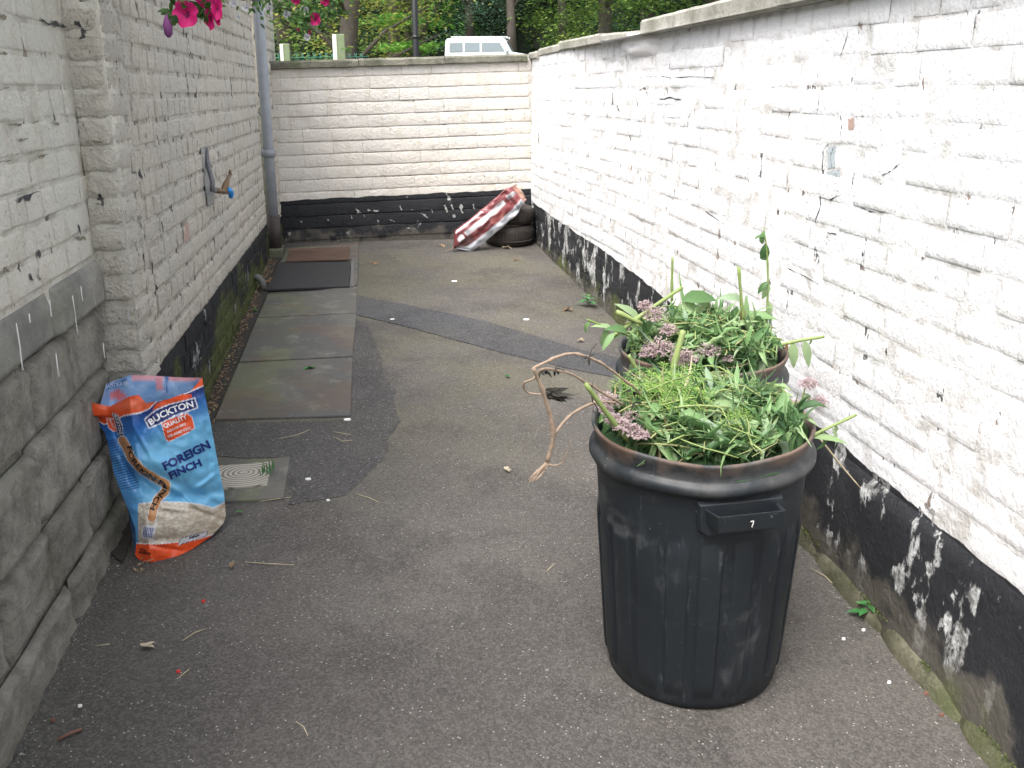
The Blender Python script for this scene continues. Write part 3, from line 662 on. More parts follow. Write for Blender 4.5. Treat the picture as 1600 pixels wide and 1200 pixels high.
# kerb stones at the foot of the right wall
rs = random.Random(12)
for (a, b) in [(1.15, 1.42), (1.43, 1.66), (1.67, 2.02), (2.03, 2.42), (2.43, 2.8), (2.81, 3.2)]:
    mb = MB(); n = 8
    for i in range(n+1):
        y = a + (b-a)*i/n; xw = xR(y) - .006; e = 1 - .4*(abs(i/n-.5)*2)**4
        for (dx, dz) in ((.0, .050), (-.012, .046), (-.030, .030), (-.038, -.02)):
            mb.vert((xw + dx*e + .006*nz((y, dz, 1), 14) - .005, y, gz(y) + dz*e + .006*nz((y, dx, 4), 12)))
    for i in range(n):
        for j in range(3): q = i*4+j; mb.face((q, q+4, q+5, q+1))
    mb.face((0,1,2,3)); mb.face((n*4+3, n*4+2, n*4+1, n*4))
    mb.build('kerb_stone', M['kerb'], RW)

# ------------------------------------------------------------------ things on and in the yard
# downpipe at the end of the left wall
dp = thing('downpipe', (-.715, 6.97, .40), 'tall grey blue downpipe at the far end of the left wall', 'downpipe')
mb = MB(); mb.tube([(-.715, 6.97, .44), (-.712, 6.97, 1.2), (-.708, 6.97, 2.6)], .037, 16); mb.build('pipe', M['pipe'], dp)
mb = MB(); mb.tube([(-.715, 6.97, .40), (-.715, 6.97, .64)], .047, 16); mb.build('rusty_foot', M['iron'], dp)
for z in (1.05, 2.08):
    mb = MB(); mb.tube([(-.715, 6.97, z), (-.715, 6.97, z+.05)], .050, 16); mb.box((-.765, 6.955, z+.01), (-.70, 6.985, z+.04)); mb.build('bracket', M['pipe'], dp)
mb = MB(); mb.box((-.757, 6.87, .28), (-.66, 7.08, gz(7)+.055)); o = top(mb, 'concrete_block', M['slab'], (-.71, 6.97, .35), 'small concrete block under the foot of the downpipe', 'block', smooth=False); bevel(o, .008)
# gully pipe bend by the slabs
mb = MB(); c0 = G(412, 452); pts = [Vector((-.77, c0.y, c0.z + .075)), Vector((-.735, c0.y-.01, c0.z + .08)), Vector((-.71, c0.y-.02, c0.z+.055)), Vector((-.70, c0.y-.03, c0.z))]
mb.tube(pts, .022, 10); top(mb, 'waste_pipe', M['hose'], c0, 'bent grey waste pipe coming out of the wall beside the black rubber sheet', 'pipe')
# garden tap on the left wall
tp = thing('garden_tap', PX(331, 300, -.75), 'old garden tap on a bent pipe with bright blue hose connector on the left wall', 'tap')
b0 = PX(326, 262, -.735); b1 = PX(332, 284, -.71); b2 = PX(332, 297, -.705); b3 = PX(349, 299, -.69)
mb = MB(); mb.tube([PX(322, 232, -.75), PX(324, 248, -.744), b0, b1, b2, b2.lerp(b3, .4)], [.010, .010, .011, .011, .012, .010], 8); mb.build('supply_pipe', M['copper'], tp)
mb = MB(); mb.tube([b2.lerp(b3, .3), b2.lerp(b3, .55), b2.lerp(b3, .8), b3, PX(356, 298, -.68)], [.012, .014, .010, .014, .012], 8)
mb.tube([b3, PX(353, 289, -.685), PX(356, 280, -.68), PX(359, 274, -.68)], [.014, .017, .010, .008], 8); mb.build('tap_body', M['brass'], tp)
h = PX(360, 272, -.68); mb = MB(); mb.tube([h + Vector((0, -.03, .012)), h, h + Vector((0, .03, -.004))], [.005, .008, .005], 6); mb.tube([h, h + Vector((0, 0, .02))], .006, 6); mb.build('handle', M['brass'], tp)
mb = MB(); mb.tube([PX(354, 296, -.68), PX(358, 298, -.68), PX(361, 302, -.678), PX(361, 309, -.678)], [.013, .017, .015, .009], 10); mb.build('hose_connector', M['blue_plastic'], tp)

# ---------------- dustbins
def bin_(name, c, lean, label, ang, rtop=.262, rbase=.213, Hb=.66, mark=False, seed=1):
    root = thing(name, c, label, 'dustbin', 'black plastic dustbins full of garden cuttings')
    prof = []
    def rb(z): return rbase + (rtop - .016 - rbase) * (z / .55)
    zs = [0, .006, .02, .035, .045, .05] + [.05 + .4*i/14 for i in range(1, 15)] + [.458, .466, .475, .49, .51, .53, .545]
    prof = [(rbase - .03, 0.0), (rbase - .012, .0)] + [(rb(z) - (.010 if z < .006 else .003 if z < .03 else 0), z) for z in zs[1:]]
    prof += [(rtop - .014, .552), (rtop - .013, .566), (rtop - .010, .574), (rtop - .001, .580), (rtop + .003, .588), (rtop + .003, .598), (rtop - .001, .607), (rtop - .009, .612), (rtop - .012, .618), (rtop - .012, .630), (rtop - .008, .644), (rtop - .004, .654), (rtop - .003, .659), (rtop - .007, .663), (rtop - .012, .658), (rtop - .017, .640), (rtop - .022, .60), (rtop - .03, .5), (rtop - .04, .42)]
    NR = 20
    def mod(an, r_, z_, j):
        k = 0.0
        if .04 < z_ < .462:
            t = (an * NR / (2*math.pi)) % 1.0
            wv = ss((t-.0)/.045) * (1 - ss((t-.68)/.045))
            arch = ss((.458 - z_ - .02*abs(t-.36))/.02) * ss((z_-.04)/.015)
            k = (.0075 * wv - .001) * arch
        wob = 1 + .010*math.sin(2*an + seed) * max(0, (z_-.3)/.36) + .004*math.sin(3*an + 2*seed) * max(0, (z_-.3)/.36)
        dip = -.010 * math.cos(an + 1.75) ** 2 * ss((z_-.55)/.1) + .004*nz((math.cos(an), math.sin(an), seed), 2.2) * ss((z_-.5)/.1)
        return (r_ + k) * wob, z_ + dip
    mb = MB(); mb.lathe(prof, 20*26, f=mod); mb.face(list(range(20*26))[::-1])
    body = mb.build('body', M['plastic']); 
    Rm = Matrix.Translation(c) @ Matrix.Rotation(lean[0], 4, 'X') @ Matrix.Rotation(lean[1], 4, 'Y')
    body.matrix_basis = Rm; adopt(body, root)
    hs_ = []
    for sgn in (0, math.pi):
        mb = MB(); zt, zb = .552, .512; rr = rtop - .016
        # flared loop: outer bar, two cheeks, pocket floor and a raised surround on the body
        wI, wO, dp_ = .078, .084, .056
        def q(u_, d, z): # u along tangent, d outward
            return Vector((rr + d, u_, z))
        th_ = .006
        ring_o = [(-wO, 0), (-wO + .008, dp_), (wO - .008, dp_), (wO, 0)]; ring_i = [(-wI, 0), (-wI + .010, dp_ - th_), (wI - .010, dp_ - th_), (wI, 0)]
        vs = []
        for (uu, d) in ring_o: vs += [q(uu, d, zt + d*.12), q(uu*.93, d - .006*(d > 0), zb + .004)]
        for (uu, d) in ring_i: vs += [q(uu, d, zt + d*.12 - .0015), q(uu*.93, d - .006*(d > 0), zb + .010)]
        fs = []
        for i in range(3):
            a, b_ = 2*i, 2*i+2; fs += [(a, a+1, b_+1, b_), (8+a, 8+b_, 8+b_+1, 8+a+1), (a, b_, 8+b_, 8+a)]
        fs += [(1, 9, 11, 3), (3, 11, 13, 5), (5, 13, 15, 7)]
        mb.add(vs, fs)
        # floor of the pocket and surround
        mb.add([q(-wI*.93, -.002, zb + .006), q(wI*.93, -.002, zb + .006), q(wI*.93 - .009, dp_ - th_ - .004, zb + .006), q(-wI*.93 + .009, dp_ - th_ - .004, zb + .006)], [(0, 3, 2, 1)])
        sur = [(-.094, .562), (.094, .562), (.090, .500), (.076, .488), (-.076, .488), (-.090, .500)]
        vs = [q(a, .004, z) for a, z in sur] + [q(a*1.04, -.012, z + (.004 if z > .52 else -.004)) for a, z in sur]
        mb.add(vs, [(0,1,2,3,4,5)[::-1]] + [(i, (i+1) % 6, 6+(i+1) % 6, 6+i) for i in range(6)])
        ho = mb.build('handle', M['plastic'], smooth=False); bevel(ho, .0022, 2)
        ho.matrix_basis = Rm @ Matrix.Rotation(ang + sgn, 4, 'Z'); adopt(ho, root); hs_.append(ho)
    if mark:
        mb = MB(); xx = rr + dp_ + .0022; g = [(-.004, .551), (.003, .552), (.0025, .546), (.000, .538), (.002, .536)]
        for i in range(len(g)-1):
            a, b_ = Vector((xx, g[i][0], g[i][1]-.009)), Vector((xx - .0005*i, g[i+1][0], g[i+1][1]-.009)); n_ = (b_-a).cross(Vector((1,0,0))).normalized()*.0012
            mb.add([a-n_, a+n_, b_+n_, b_-n_], [(0,1,2,3)])
        mo = mb.build('white_scratch', M['white_bit']); mo.matrix_basis = Rm @ Matrix.Rotation(ang, 4, 'Z'); adopt(mo, root)
    return root, Rm
B1 = Vector((.763, 2.0, gz(2.0) - .004)); B2 = Vector((.935, 2.52, gz(2.52) - .004))
bin1, RM1 = bin_('dustbin', B1, (.012, -.022), 'nearest black ribbed dustbin with side handle, heaped with green cuttings', R(-88), mark=True, seed=1)
bin2, RM2 = bin_('dustbin', B2, (0, 0), 'second black dustbin close behind the nearest one, heaped with pink flowered stems', R(-90), rtop=.248, rbase=.20, seed=4)

# ---------------- cuttings
random.seed(77)
def rdir(flat=.5): 
    a = rnd(0, 2*math.pi); return Vector((math.cos(a), math.sin(a), rnd(-flat, flat))).normalized()
def heap(c, z0, rad, dome, nleaf, nstem, name, label, cat, seed, bias=None):
    random.seed(seed); mb = MB()
    # close mat of crushed leaves under the loose ones
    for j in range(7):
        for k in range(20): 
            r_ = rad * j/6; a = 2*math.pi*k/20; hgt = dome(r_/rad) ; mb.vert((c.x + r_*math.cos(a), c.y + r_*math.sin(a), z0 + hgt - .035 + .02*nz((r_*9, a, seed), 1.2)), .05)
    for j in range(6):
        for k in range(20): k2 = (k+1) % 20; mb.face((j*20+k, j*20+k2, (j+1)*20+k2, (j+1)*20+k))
    for i in range(nleaf):
        r_ = rad * math.sqrt(random.random()) * .91; a = rnd(0, 2*math.pi); hgt = dome(r_/rad)
        p = Vector((c.x + r_*math.cos(a), c.y + r_*math.sin(a), z0 + hgt + (rnd(-.035, .022) if r_ < .78*rad else rnd(-.006, .02))))
        d = rdir(.45); L = rnd(.030, .085); v_ = min(1, max(0, .5 + .5*nz((p.x, p.y, 3), 12) + rnd(-.35, .35))); ou = Vector((p.x-c.x, p.y-c.y, 0)).normalized()
        if random.random() < .12: L *= 1.5
        if r_ + L > rad*.98 and d.dot(ou) > 0: d = d - ou*(1.0*d.dot(ou)); d.z += .1; d.normalize(); v_ = min(1, max(0, .5 + .5*nz((p.x, p.y, 3), 12) + rnd(-.35, .35)))
        up = Vector((rnd(-.7, .7), rnd(-.7, .7), 1))
        kd = random.random(); mi = 2 if random.random() < .06 else 0
        if kd < .25: mb.leaf(p, d, up, L*1.3, L*rnd(.05, .10), rnd(-2.2, 2.6), .6, mi, v_, 6)
        elif kd < .55: mb.leaf(p, d, up, L, L*rnd(.25, .42), rnd(.6, 3.0), rnd(.5, 1.3), mi, v_, 6, .25)
        else: mb.leaf(p, d, up, L, L*rnd(.13, .28), rnd(-1.2, 2.2), rnd(.1, .9), 0, v_, 5)
    for i in range(nstem):
        r_ = rad * math.sqrt(random.random()) * .9; a = rnd(0, 2*math.pi); p = Vector((c.x + r_*math.cos(a), c.y + r_*math.sin(a), z0 + dome(r_/rad) + rnd(-.01, .025)))
        d = rdir(.12); L = rnd(.06, .17); sq = Vector((-d.y, d.x, 0))*rnd(-.25, .25); pts = [p + d*L*t + (Vector((0, 0, .10)) + sq)*L*(1-4*t*t)*rnd(.8, 1.2) for t in (-.5, -.3, -.1, .1, .3, .5)]
        pts = [Vector((q.x, q.y, q.z)) if (q.xy - c.xy).length < rad*1.02 else c.xy.to_3d() + Vector((0,0,q.z)) + (q-c).xy.to_3d().normalized()*rad for q in pts]
        mb.tube(pts, [rnd(.0010, .0024)]*6, 5, 1, rnd(0, 1))
    return top(mb, name, [M['cut_leaf'], M['stem'], M['dead_leaf']], (c.x, c.y, z0), label, cat, kind='stuff')
c1 = Vector((.752, 1.985, 0)); c2 = Vector((.935, 2.52, 0)); ZT1, ZT2 = B1.z + .66, B2.z + .66
heap(c1, ZT1 - .015, .243, lambda t: .072*(1-t**3), 2900, 120, 'garden_cuttings', 'mass of green leaves and stalks filling the nearest dustbin', 'cuttings', 5)
heap(c2, ZT2 - .02, .230, lambda t: .095*(1-t**3), 2600, 100, 'garden_cuttings', 'mass of green leaves and stalks filling the second dustbin', 'cuttings', 6)

def stalk(pts, r0, r1, label, leaves=(), var=.3, name='cut_stem', cat='stem', mat='stem', group=None, heads=()):
    rt = thing(name, pts[0], label, cat, group); mb = MB(); n = len(pts)
    sp = []
    for i in range(n-1):
        for k in range(4):
            t = k/4; p0 = pts[max(i-1, 0)]; p1 = pts[i]; p2 = pts[i+1]; p3 = pts[min(i+2, n-1)]
            sp.append(.5*((2*p1) + (p2-p0)*t + (2*p0-5*p1+4*p2-p3)*t*t + (3*p1-p0-3*p2+p3)*t**3))
    sp.append(pts[-1]); m_ = len(sp)
    mb.tube(sp, [(r0 + (r1-r0)*i/(m_-1)) * (1.25 if i % 7 == 3 else 1) for i in range(m_)], 8, 0, var); mb.build('stalk', M[mat], rt)
    for (t, L, W, dx) in leaves:
        q = sp[int(t*(m_-1))]; mb = MB(); mb.leaf(q, Vector(dx), (rnd(-.3,.3), -.6, 1), L, W, rnd(.6, 1.6), rnd(.2, .5), 0, rnd(.2, .9), 6, .12); mb.build('leaf', M['cut_leaf'], rt)
    return rt
def head(p, r, label, seed, squash=.8, name='flower_head', grp='dusty pink flower heads among the cuttings'):
    rs = random.Random(seed); mb = MB()
    for i in range(int(60 + 5200*r)):
        a, b = rs.uniform(0, 2*math.pi), rs.uniform(-.5, 1); s_ = math.sqrt(max(0, 1-b*b)); d = Vector((s_*math.cos(a), s_*math.sin(a), b*squash))
        fr_ = rs.uniform(.25, .95); q = Vector(p) + Vector((d.x*r*fr_, d.y*r*fr_, d.z*r*fr_*.8)); v_ = min(1, .15 + .6*fr_ + rs.uniform(-.2, .25))
        for k in range(3):
            dd = (d + Vector((rs.uniform(-1,1), rs.uniform(-1,1), rs.uniform(-.6,1)))*.8).normalized(); mb.leaf(q, dd, (0,0,1), rs.uniform(.005, .010), .0028, .5, .2, 0, v_, 2)
    return top(mb, name, M['flower'], p, label, 'flower', grp)
T1, T2 = ZT1, ZT2
stalk([P(981,688,1.88), P(950,648,1.86), P(915,600,1.84)], .0062, .0055, 'thick pale green cut stalk leaning out over the left rim of the nearest dustbin', var=.4)
stalk([P(1050,470,2.56), P(1050,440,2.56), P(1051,402,2.56)], .0042, .0036, 'upright green stalk on the left of the second dustbin', var=.3)
stalk([P(955,528,2.42), P(1010,487,2.44), P(1066,449,2.46)], .0062, .005, 'long green stalk slanting across the left of the second dustbin', [(.5, .07, .02, (.2,-.2,-.6))], .35)
stalk([P(1003,506,2.42), P(963,487,2.42)], .006, .0065, 'short thick stalk end poking out left of the second dustbin', var=.5)
stalk([P(985,525,2.40), P(950,512,2.40), P(917,499,2.40)], .0035, .0025, 'thin stalk with wilted tip sticking out left of the second dustbin', [(.6, .06, .02, (-.3,-.1,-.7)), (.9, .05, .015, (-.6,-.1,-.5)), (.4, .07, .02, (-.5,-.2,.4))], .2)
stalk([P(1166,545,2.5), P(1160,480,2.5), P(1153,416,2.5)], .0046, .004, 'tall bare green stalk standing in the right half of the second dustbin', var=.3)
stalk([P(1160,548,2.53), P(1157,480,2.53), P(1157,420,2.54)], .0028, .0024, 'thinner stalk standing close beside the tall bare one', var=.1)
stalk([P(1195,560,2.62), P(1198,500,2.62), P(1200,440,2.62), P(1198,390,2.62), P(1193,355,2.62)], .0048, .0016, 'tallest leafy stalk rising in front of the white wall from the second dustbin',
      [(.95,.05,.018,(-.3,-.2,-.6)), (.9,.035,.014,(-.6,-.2,.3)), (.82,.085,.03,(-.15,-.2,-1)), (.55,.05,.02,(-.5,-.2,-.3)), (.5,.06,.025,(-.2,-.3,-.9)), (.42,.07,.025,(.2,-.3,-.9)), (.35,.07,.03,(-.6,-.3,-.6)), (.33,.07,.025,(.5,-.2,-.8)), (.25,.08,.03,(-.4,-.4,-.7)), (.2,.08,.03,(.6,-.3,-.7)), (.15,.08,.03,(-.8,-.2,-.3))], .25)
stalk([P(1188,548,2.5), P(1240,534,2.47), P(1288,526,2.45)], .0052, .0045, 'straight stalk sticking out to the right of the second dustbin', [(.35, .10, .03, (-.2,-.3,.3)), (.75,.03,.01,(.1,-.1,-.6))], .4)
stalk([P(1050,586,2.24), P(1058,552,2.24), P(1068,516,2.25)], .0088, .0075, 'thickest pale stalk standing between the two dustbins', var=.5)
stalk([P(1006,600,2.28), P(994,576,2.28), P(982,555,2.28)], .0055, .005, 'short pale stalk end at the front rim of the second dustbin', var=.45)
stalk([P(1240,700,2.0), P(1275,678,2.0), P(1306,663,2.0), P(1338,648,2.0)], .0045, .0032, 'leafy stalk reaching out over the right rim of the nearest dustbin', [(.1,.09,.02,(-.8,-.1,.1)), (.3,.10,.022,(.6,-.2,.1)), (.45,.08,.02,(.5,.1,-.3)), (.7,.04,.015,(.1,-.2,-.8))], .35)
stalk([P(1282,686,2.1), P(1310,722,2.12), P(1344,762,2.12)], .0026, .0018, 'straw coloured stalk lying from the nearest dustbin down to the black wall foot', var=1.0, mat='twig')
stalk([P(1018,690,1.86), P(1046,668,1.9), P(1080,640,1.98), P(1104,642,2.0)], .0034, .0028, 'reddish stalk lying across the leaves of the nearest dustbin', var=.9, mat='dry_stem')
stalk([P(1030,640,1.92), P(1048,668,1.88), P(1062,706,1.8)], .0030, .0024, 'bent green stalk hanging at the front of the nearest dustbin', var=.3)
stalk([P(1130,690,1.80), P(1180,684,1.83), P(1240,690,1.90)], .0034, .0028, 'pale stalk lying along the front rim of the nearest dustbin', [(.3,.09,.02,(-.9,0,.1)), (.6,.08,.02,(-.8,-.1,.1))], .6)
stalk([P(1105,612,2.1), P(1150,604,2.12), P(1195,616,2.12), P(1226,632,2.1)], .0026, .0022, 'arching thin stalk at the back of the nearest dustbin', [(.4,.07,.02,(.6,.2,.1)), (.7,.08,.02,(-.6,-.3,.2))], .4)
# flower stem standing on the right of the nearest bin
stalk([P(1232,690,2.02), P(1246,650,2.04), P(1258,606,2.04)], .0034, .0022, 'upright flowering stalk at the right of the nearest dustbin', [(.9,.055,.02,(.5,-.2,-.4)), (.8,.05,.02,(-.5,-.3,-.3)), (.6,.07,.025,(-.1,-.3,-.8)), (.5,.07,.022,(.6,-.2,-.4)), (.35,.08,.025,(-.5,-.2,.2)), (.3,.07,.022,(.4,-.3,-.2))], .3)
HD = [(1024,492,2.42,.026,'upper pink flower head at the left of the second dustbin'), (1044,516,2.38,.018,'small pink flower head just below the upper one, second dustbin'), (1031,545,2.33,.034,'widest pale pink flower head at the front of the second dustbin'),
      (1071,562,2.28,.030,'darker brownish pink flower head at the front middle of the second dustbin'), (1108,548,2.33,.023,'pink flower head at the front right of the second dustbin'), (1012,552,2.34,.017,'small pale flower head left of the widest one'), (1008,478,2.46,.016,'faded flower head at the far left rim of the second dustbin'),
      (1165,508,2.5,.018,'pink flower head beside the tall bare stalk'), (950,628,1.98,.024,'pink flower head hanging over the left rim of the nearest dustbin'), (1262,600,2.04,.017,'topmost pink flower head on the right of the nearest dustbin'), (1240,634,2.03,.016,'left lower pink flower head on the right of the nearest dustbin'),
      (1279,628,2.03,.017,'right lower pink flower head on the right of the nearest dustbin'), (1108,616,2.1,.012,'tiny pink flower head at the back of the nearest dustbin'), (1137,560,2.32,.010,'tiny pink flower head right of the front ones, second dustbin'), (1010,590,2.22,.016,'pink flower head between the two dustbins')]
for i, (x, y, d, r_, lb) in enumerate(HD): head(P(x, y, d), r_*1.42, lb, 300+i)
random.seed(9)
for i, (x, y, d, r_) in enumerate([(960,655,1.90,.022), (972,664,1.87,.022), (988,672,1.85,.024), (1002,680,1.83,.018), (986,650,1.92,.018), (946,640,1.95,.016)]):
    head(P(x, y, d), r_, 'pink flower fluff in the patch at the left rim of the nearest dustbin', 340+i, .6, grp='pink fluff patch at the left rim of the nearest dustbin')
# conifer sprigs
def sprig(o, d, L, up, label, seed, nside=9):
    rs = random.Random(seed); rt = thing('conifer_sprig', o, label, 'sprig'); d = Vector(d).normalized(); up = Vector(up).normalized(); sd_ = d.cross(up).normalized(); tw = MB(); nd = MB()
    tw.tube([o, o + d*L*.5 + up*.006, o + d*L], [.0022, .0018, .001], 5, 0, .3)
    def axis(a, dd, LL):
        k = int(LL/.0068); s2 = dd.cross(up).normalized()
        for i in range(k):
            q = a + dd*LL*i/k + up*.004*math.sin(i); nl = .021*(1 - .5*i/k)*rs.uniform(.8, 1.2)
            for sg in (-1, 1): nd.leaf(q, dd*.55 + s2*sg + up*rs.uniform(0, .2), up, nl, .0030, .15, .2, 0, rs.uniform(.1, 1), 2)
    axis(o, d, L)
    for i in range(nside):
        q = o + d*L*(i+.6)/nside; sg = 1 if i % 2 else -1; dd = (d*.75 + sd_*sg*.8 + up*rs.uniform(-.1,.2)).normalized(); LL = L*.62*(1 - .75*i/nside)
        tw.tube([q, q + dd*LL], [.0014, .0008], 4, 0, .3); axis(q, dd, LL)
    tw.build('twig', M['stem'], rt); nd.build('needles', M['yew'], rt, kind='stuff'); return rt
sprig(P(1092,622,1.96), (-.9, .25, .16), .19, (.1, -.5, 1), 'largest bright yellow green conifer sprig at the back left of the nearest dustbin', 3, 11)
sprig(P(1010,612,1.92), (.8, .35, .12), .15, (0, -.5, 1), 'conifer sprig crossing the largest one, nearest dustbin', 4)
sprig(P(1030,634,1.88), (.9, .1, .1), .12, (0, -.6, 1), 'small conifer sprig below the largest one', 6)
sprig(P(1135,665,1.82), (.9, .5, .15), .085, (0, -.6, 1), 'little conifer sprig in the middle of the nearest dustbin', 5, 7)
# dry forked stem hanging over the left side
ds = thing('dry_branch', P(981,600,1.95), 'long dry forked stem with roots arching out over the left of the dustbins', 'branch')
def Q(l, y0, y1, r0, r1, nm='twig', mat='dry_stem', n=7):
    l = [(800 + a/2.727, 340 + b/2.727) for a, b in l]; k = len(l)-1; pts = [P(a, b, y0 + (y1-y0)*i/k) for i, (a, b) in enumerate(l)]
    sp = []
    for i in range(k):
        for j in range(4):
            t = j/4; p0 = pts[max(i-1,0)]; p1 = pts[i]; p2 = pts[i+1]; p3 = pts[min(i+2,k)]
            sp.append(.5*((2*p1) + (p2-p0)*t + (2*p0-5*p1+4*p2-p3)*t*t + (3*p1-p0-3*p2+p3)*t**3))
    sp.append(pts[-1]); sp = [q + Vector((nz(q, 40), nz(q*1.1, 43), nz(q*1.2, 39)))*.0022 for q in sp]; mb = MB(); mb.tube(sp, [(r0+(r1-r0)*i/(len(sp)-1))*(1.35 if i % 6 == 5 else 1 + .3*nz(sp[i], 60)) for i in range(len(sp))], n); mb.build(nm, M[mat], ds); return sp
Q([(150,1040),(178,930),(152,800),(120,710),(92,642)], 1.84, 1.80, .0056, .0042)
Q([(92,642),(150,612),(225,583),(300,588),(360,610),(430,655),(515,720),(560,770)], 1.80, 1.98, .0033, .0028)
Q([(178,930),(225,865),(290,815),(375,785),(440,790)], 1.83, 1.92, .0034, .0030)
Q([(115,655),(150,645),(240,662),(310,700),(380,742),(480,800)], 1.82, 1.95, .0027, .0024)
Q([(118,650),(95,685),(55,700),(48,722),(75,748),(140,752)], 1.82, 1.86, .0026, .0018)
Q([(140,1050),(185,1055),(215,1045),(240,990),(250,955)], 1.84, 1.80, .0020, .0012)
for l in ([(150,1040),(120,1075),(70,1130)], [(150,1042),(110,1090),(85,1128)], [(148,1045),(118,1085),(68,1120)], [(152,1048),(128,1090),(100,1120)], [(150,1045),(105,1080),(75,1110)]): Q(l, 1.84, 1.83, .0036, .0012, 'root')
for l in ([(330,595),(340,560),(363,533)], [(185,650),(190,630),(183,622)], [(345,790),(340,740),(345,700)], [(350,790),(365,820),(355,832),(340,820)]): Q(l, 1.85, 1.86, .0016, .001, 'tendril', 'iron')
random.seed(21)
for i in range(26):
    mb = MB(); q = P(800+rnd(135,190)/2.727, 340+rnd(735,765)/2.727, 1.86); mb.leaf(q, (rnd(.4,1), rnd(-.4,.4), rnd(-.35,.12)), (rnd(-.6,.6),-1,1), rnd(.02,.045), rnd(.006,.012), rnd(-.5,1.4), .4, 0, rnd(0,1), 4); mb.build('withered_leaf', M['black_leaf'], ds)
for (a, b) in ((185,650),(325,595),(145,650),(515,740),(520,790),(525,830),(115,660)):
    for k in range(4):
        mb = MB(); q = P(800+a/2.727, 340+b/2.727, 1.87); mb.leaf(q, (rnd(-1,1), rnd(-.4,.4), rnd(-1,.3)), (rnd(-.6,.6),-1,1), rnd(.010,.026), .006, rnd(0,1.4), .5, 0, rnd(0,1), 3); mb.build('withered_leaf', M['black_leaf'], ds)
# drooping loose leaves round the rims, each pile edge has a few
random.seed(31)
LL = [(1238,533,2.47,(.1,-.2,-1),.085,.03), (1256,531,2.46,(.3,-.2,-1),.09,.028), (1183,560,2.38,(.2,-.3,-1),.12,.035), (1196,575,2.36,(.5,-.3,-.8),.11,.035), (1205,560,2.4,(.3,-.2,-1),.13,.03), (1172,545,2.38,(-.1,-.3,-1),.13,.03), (1120,575,2.3,(0,-.3,-1),.08,.03), (1090,580,2.28,(.1,-.3,-1),.07,.02),
      (990,560,2.3,(-.1,-.3,-1),.07,.02), (1300,668,2.0,(.3,-.2,-.5),.06,.015), (1215,590,2.4,(.3,-.2,-1),.09,.03), (960,520,2.35,(-.5,-.3,-.4),.06,.02), (1160,470,2.56,(-.5,-.2,.3),.08,.03), (1152,478,2.55,(-.3,-.2,-.8),.07,.03), (1065,470,2.56,(.8,0,.2),.13,.05), (1060,478,2.56,(.9,-.2,-.1),.12,.045), (1080,460,2.6,(.7,-.2,-.4),.1,.04), (1000,500,2.45,(-.4,-.1,.4),.09,.03), (980,520,2.4,(-.3,-.3,.3),.08,.03)]
LB = ['hanging below the right hand stalk of the second dustbin', 'at the far end of the right hand stalk, second dustbin', 'drooping left of the longest hanging leaf, second dustbin', 'widest one over the front right rim, second dustbin', 'longest of the hanging leaves over the right front of the second dustbin', 'hanging from the foot of the tall bare stalk', 'hanging over the front middle of the second dustbin rim', 'hanging just right of the brownish pink flower head',
 'hanging beside the small pale flower head, second dustbin', 'hanging below the leafy stalk right of the nearest dustbin', 'hanging right of the handle of the second dustbin', 'drooping at the far left of the second dustbin', 'standing left of the tall bare stalk', 'sagging below the one left of the tall bare stalk', 'lying broad across the back of the second dustbin', 'lying just below the broad one at the back of the second dustbin', 'arching highest at the back of the second dustbin', 'rising beside the slanting stalk of the second dustbin', 'rising lowest at the left rim of the second dustbin']
for i, (x, y, d, dr, L, W) in enumerate(LL):
    mb = MB(); mb.leaf(P(x, y, d), dr, (rnd(-.3,.3), -.7, .8), L, W, rnd(.3,1.2), rnd(.2,.5), 0, rnd(.25,.95), 7, .1)
    top(mb, 'loose_leaf', M['cut_leaf'], P(x, y, d), 'limp green leaf ' + LB[i], 'leaf', 'limp leaves at the edges of the heaps')
mb = MB(); mb.leaf(P(1160,482,2.5), (.1,-.2,-1), (0,-1,.5), .05, .018, .8, .3, 0, .2, 6); top(mb, 'brown_leaf', M['dead_leaf'], P(1160,482,2.5), 'rusty brown leaf by the bare stalks of the second dustbin', 'leaf')
mb = MB(); mb.leaf(P(1230,535,2.47), (-.1,-.2,-1), (0,-1,.5), .07, .014, 1.2, .5, 0, .1, 6); top(mb, 'brown_leaf', M['dead_leaf'], P(1243,552,2.45), 'curled brown leaf hanging right of the second dustbin', 'leaf')

# ---------------- seed bag
def lin(pts, t):
    n = len(pts)
    for i in range(n-1):
        if t <= pts[i+1][0] or i == n-2:
            a, b = pts[i], pts[i+1]; k = (t-a[0])/(b[0]-a[0]) if b[0] != a[0] else 0; k = max(0, min(1, k)); return [x+(y-x)*k for x, y in zip(a[1:], b[1:])]
topc = [(0,130,617),(.10,146,630),(.24,172,635),(.38,203,619),(.45,217,617),(.50,228,630),(.68,262,624),(.86,298,611),(1,316,590)]
botc = [(0,211,868),(.12,222,879),(.25,241,882),(.45,268,874),(.65,300,858),(.85,330,838),(1,349,818)]
lefc = [(0,211,868),(.08,213,850),(.18,211,825),(.30,200,795),(.42,186,762),(.54,177,735),(.68,170,700),(.78,164,676),(.86,151,660),(.93,140,640),(1,130,617)]
rigc = [(0,349,818),(.06,353,806),(.2,350,770),(.45,338,710),(.7,328,655),(.88,319,612),(1,316,590)]
def coons(u, v, T=topc):
    Tt, Bb, Lf, Rt = lin(T, u), lin(botc, u), lin(lefc if T is topc else lefb, v), lin(rigc, v)
    tl_, tr = lin(T, 0), lin(T, 1); bl, br = lin(botc, 0), lin(botc, 1)
    return [ (1-v)*Bb[k] + v*Tt[k] + (1-u)*Lf[k] + u*Rt[k] - ((1-u)*(1-v)*bl[k] + u*(1-v)*br[k] + (1-u)*v*tl_[k] + u*v*tr[k]) for k in (0, 1)]
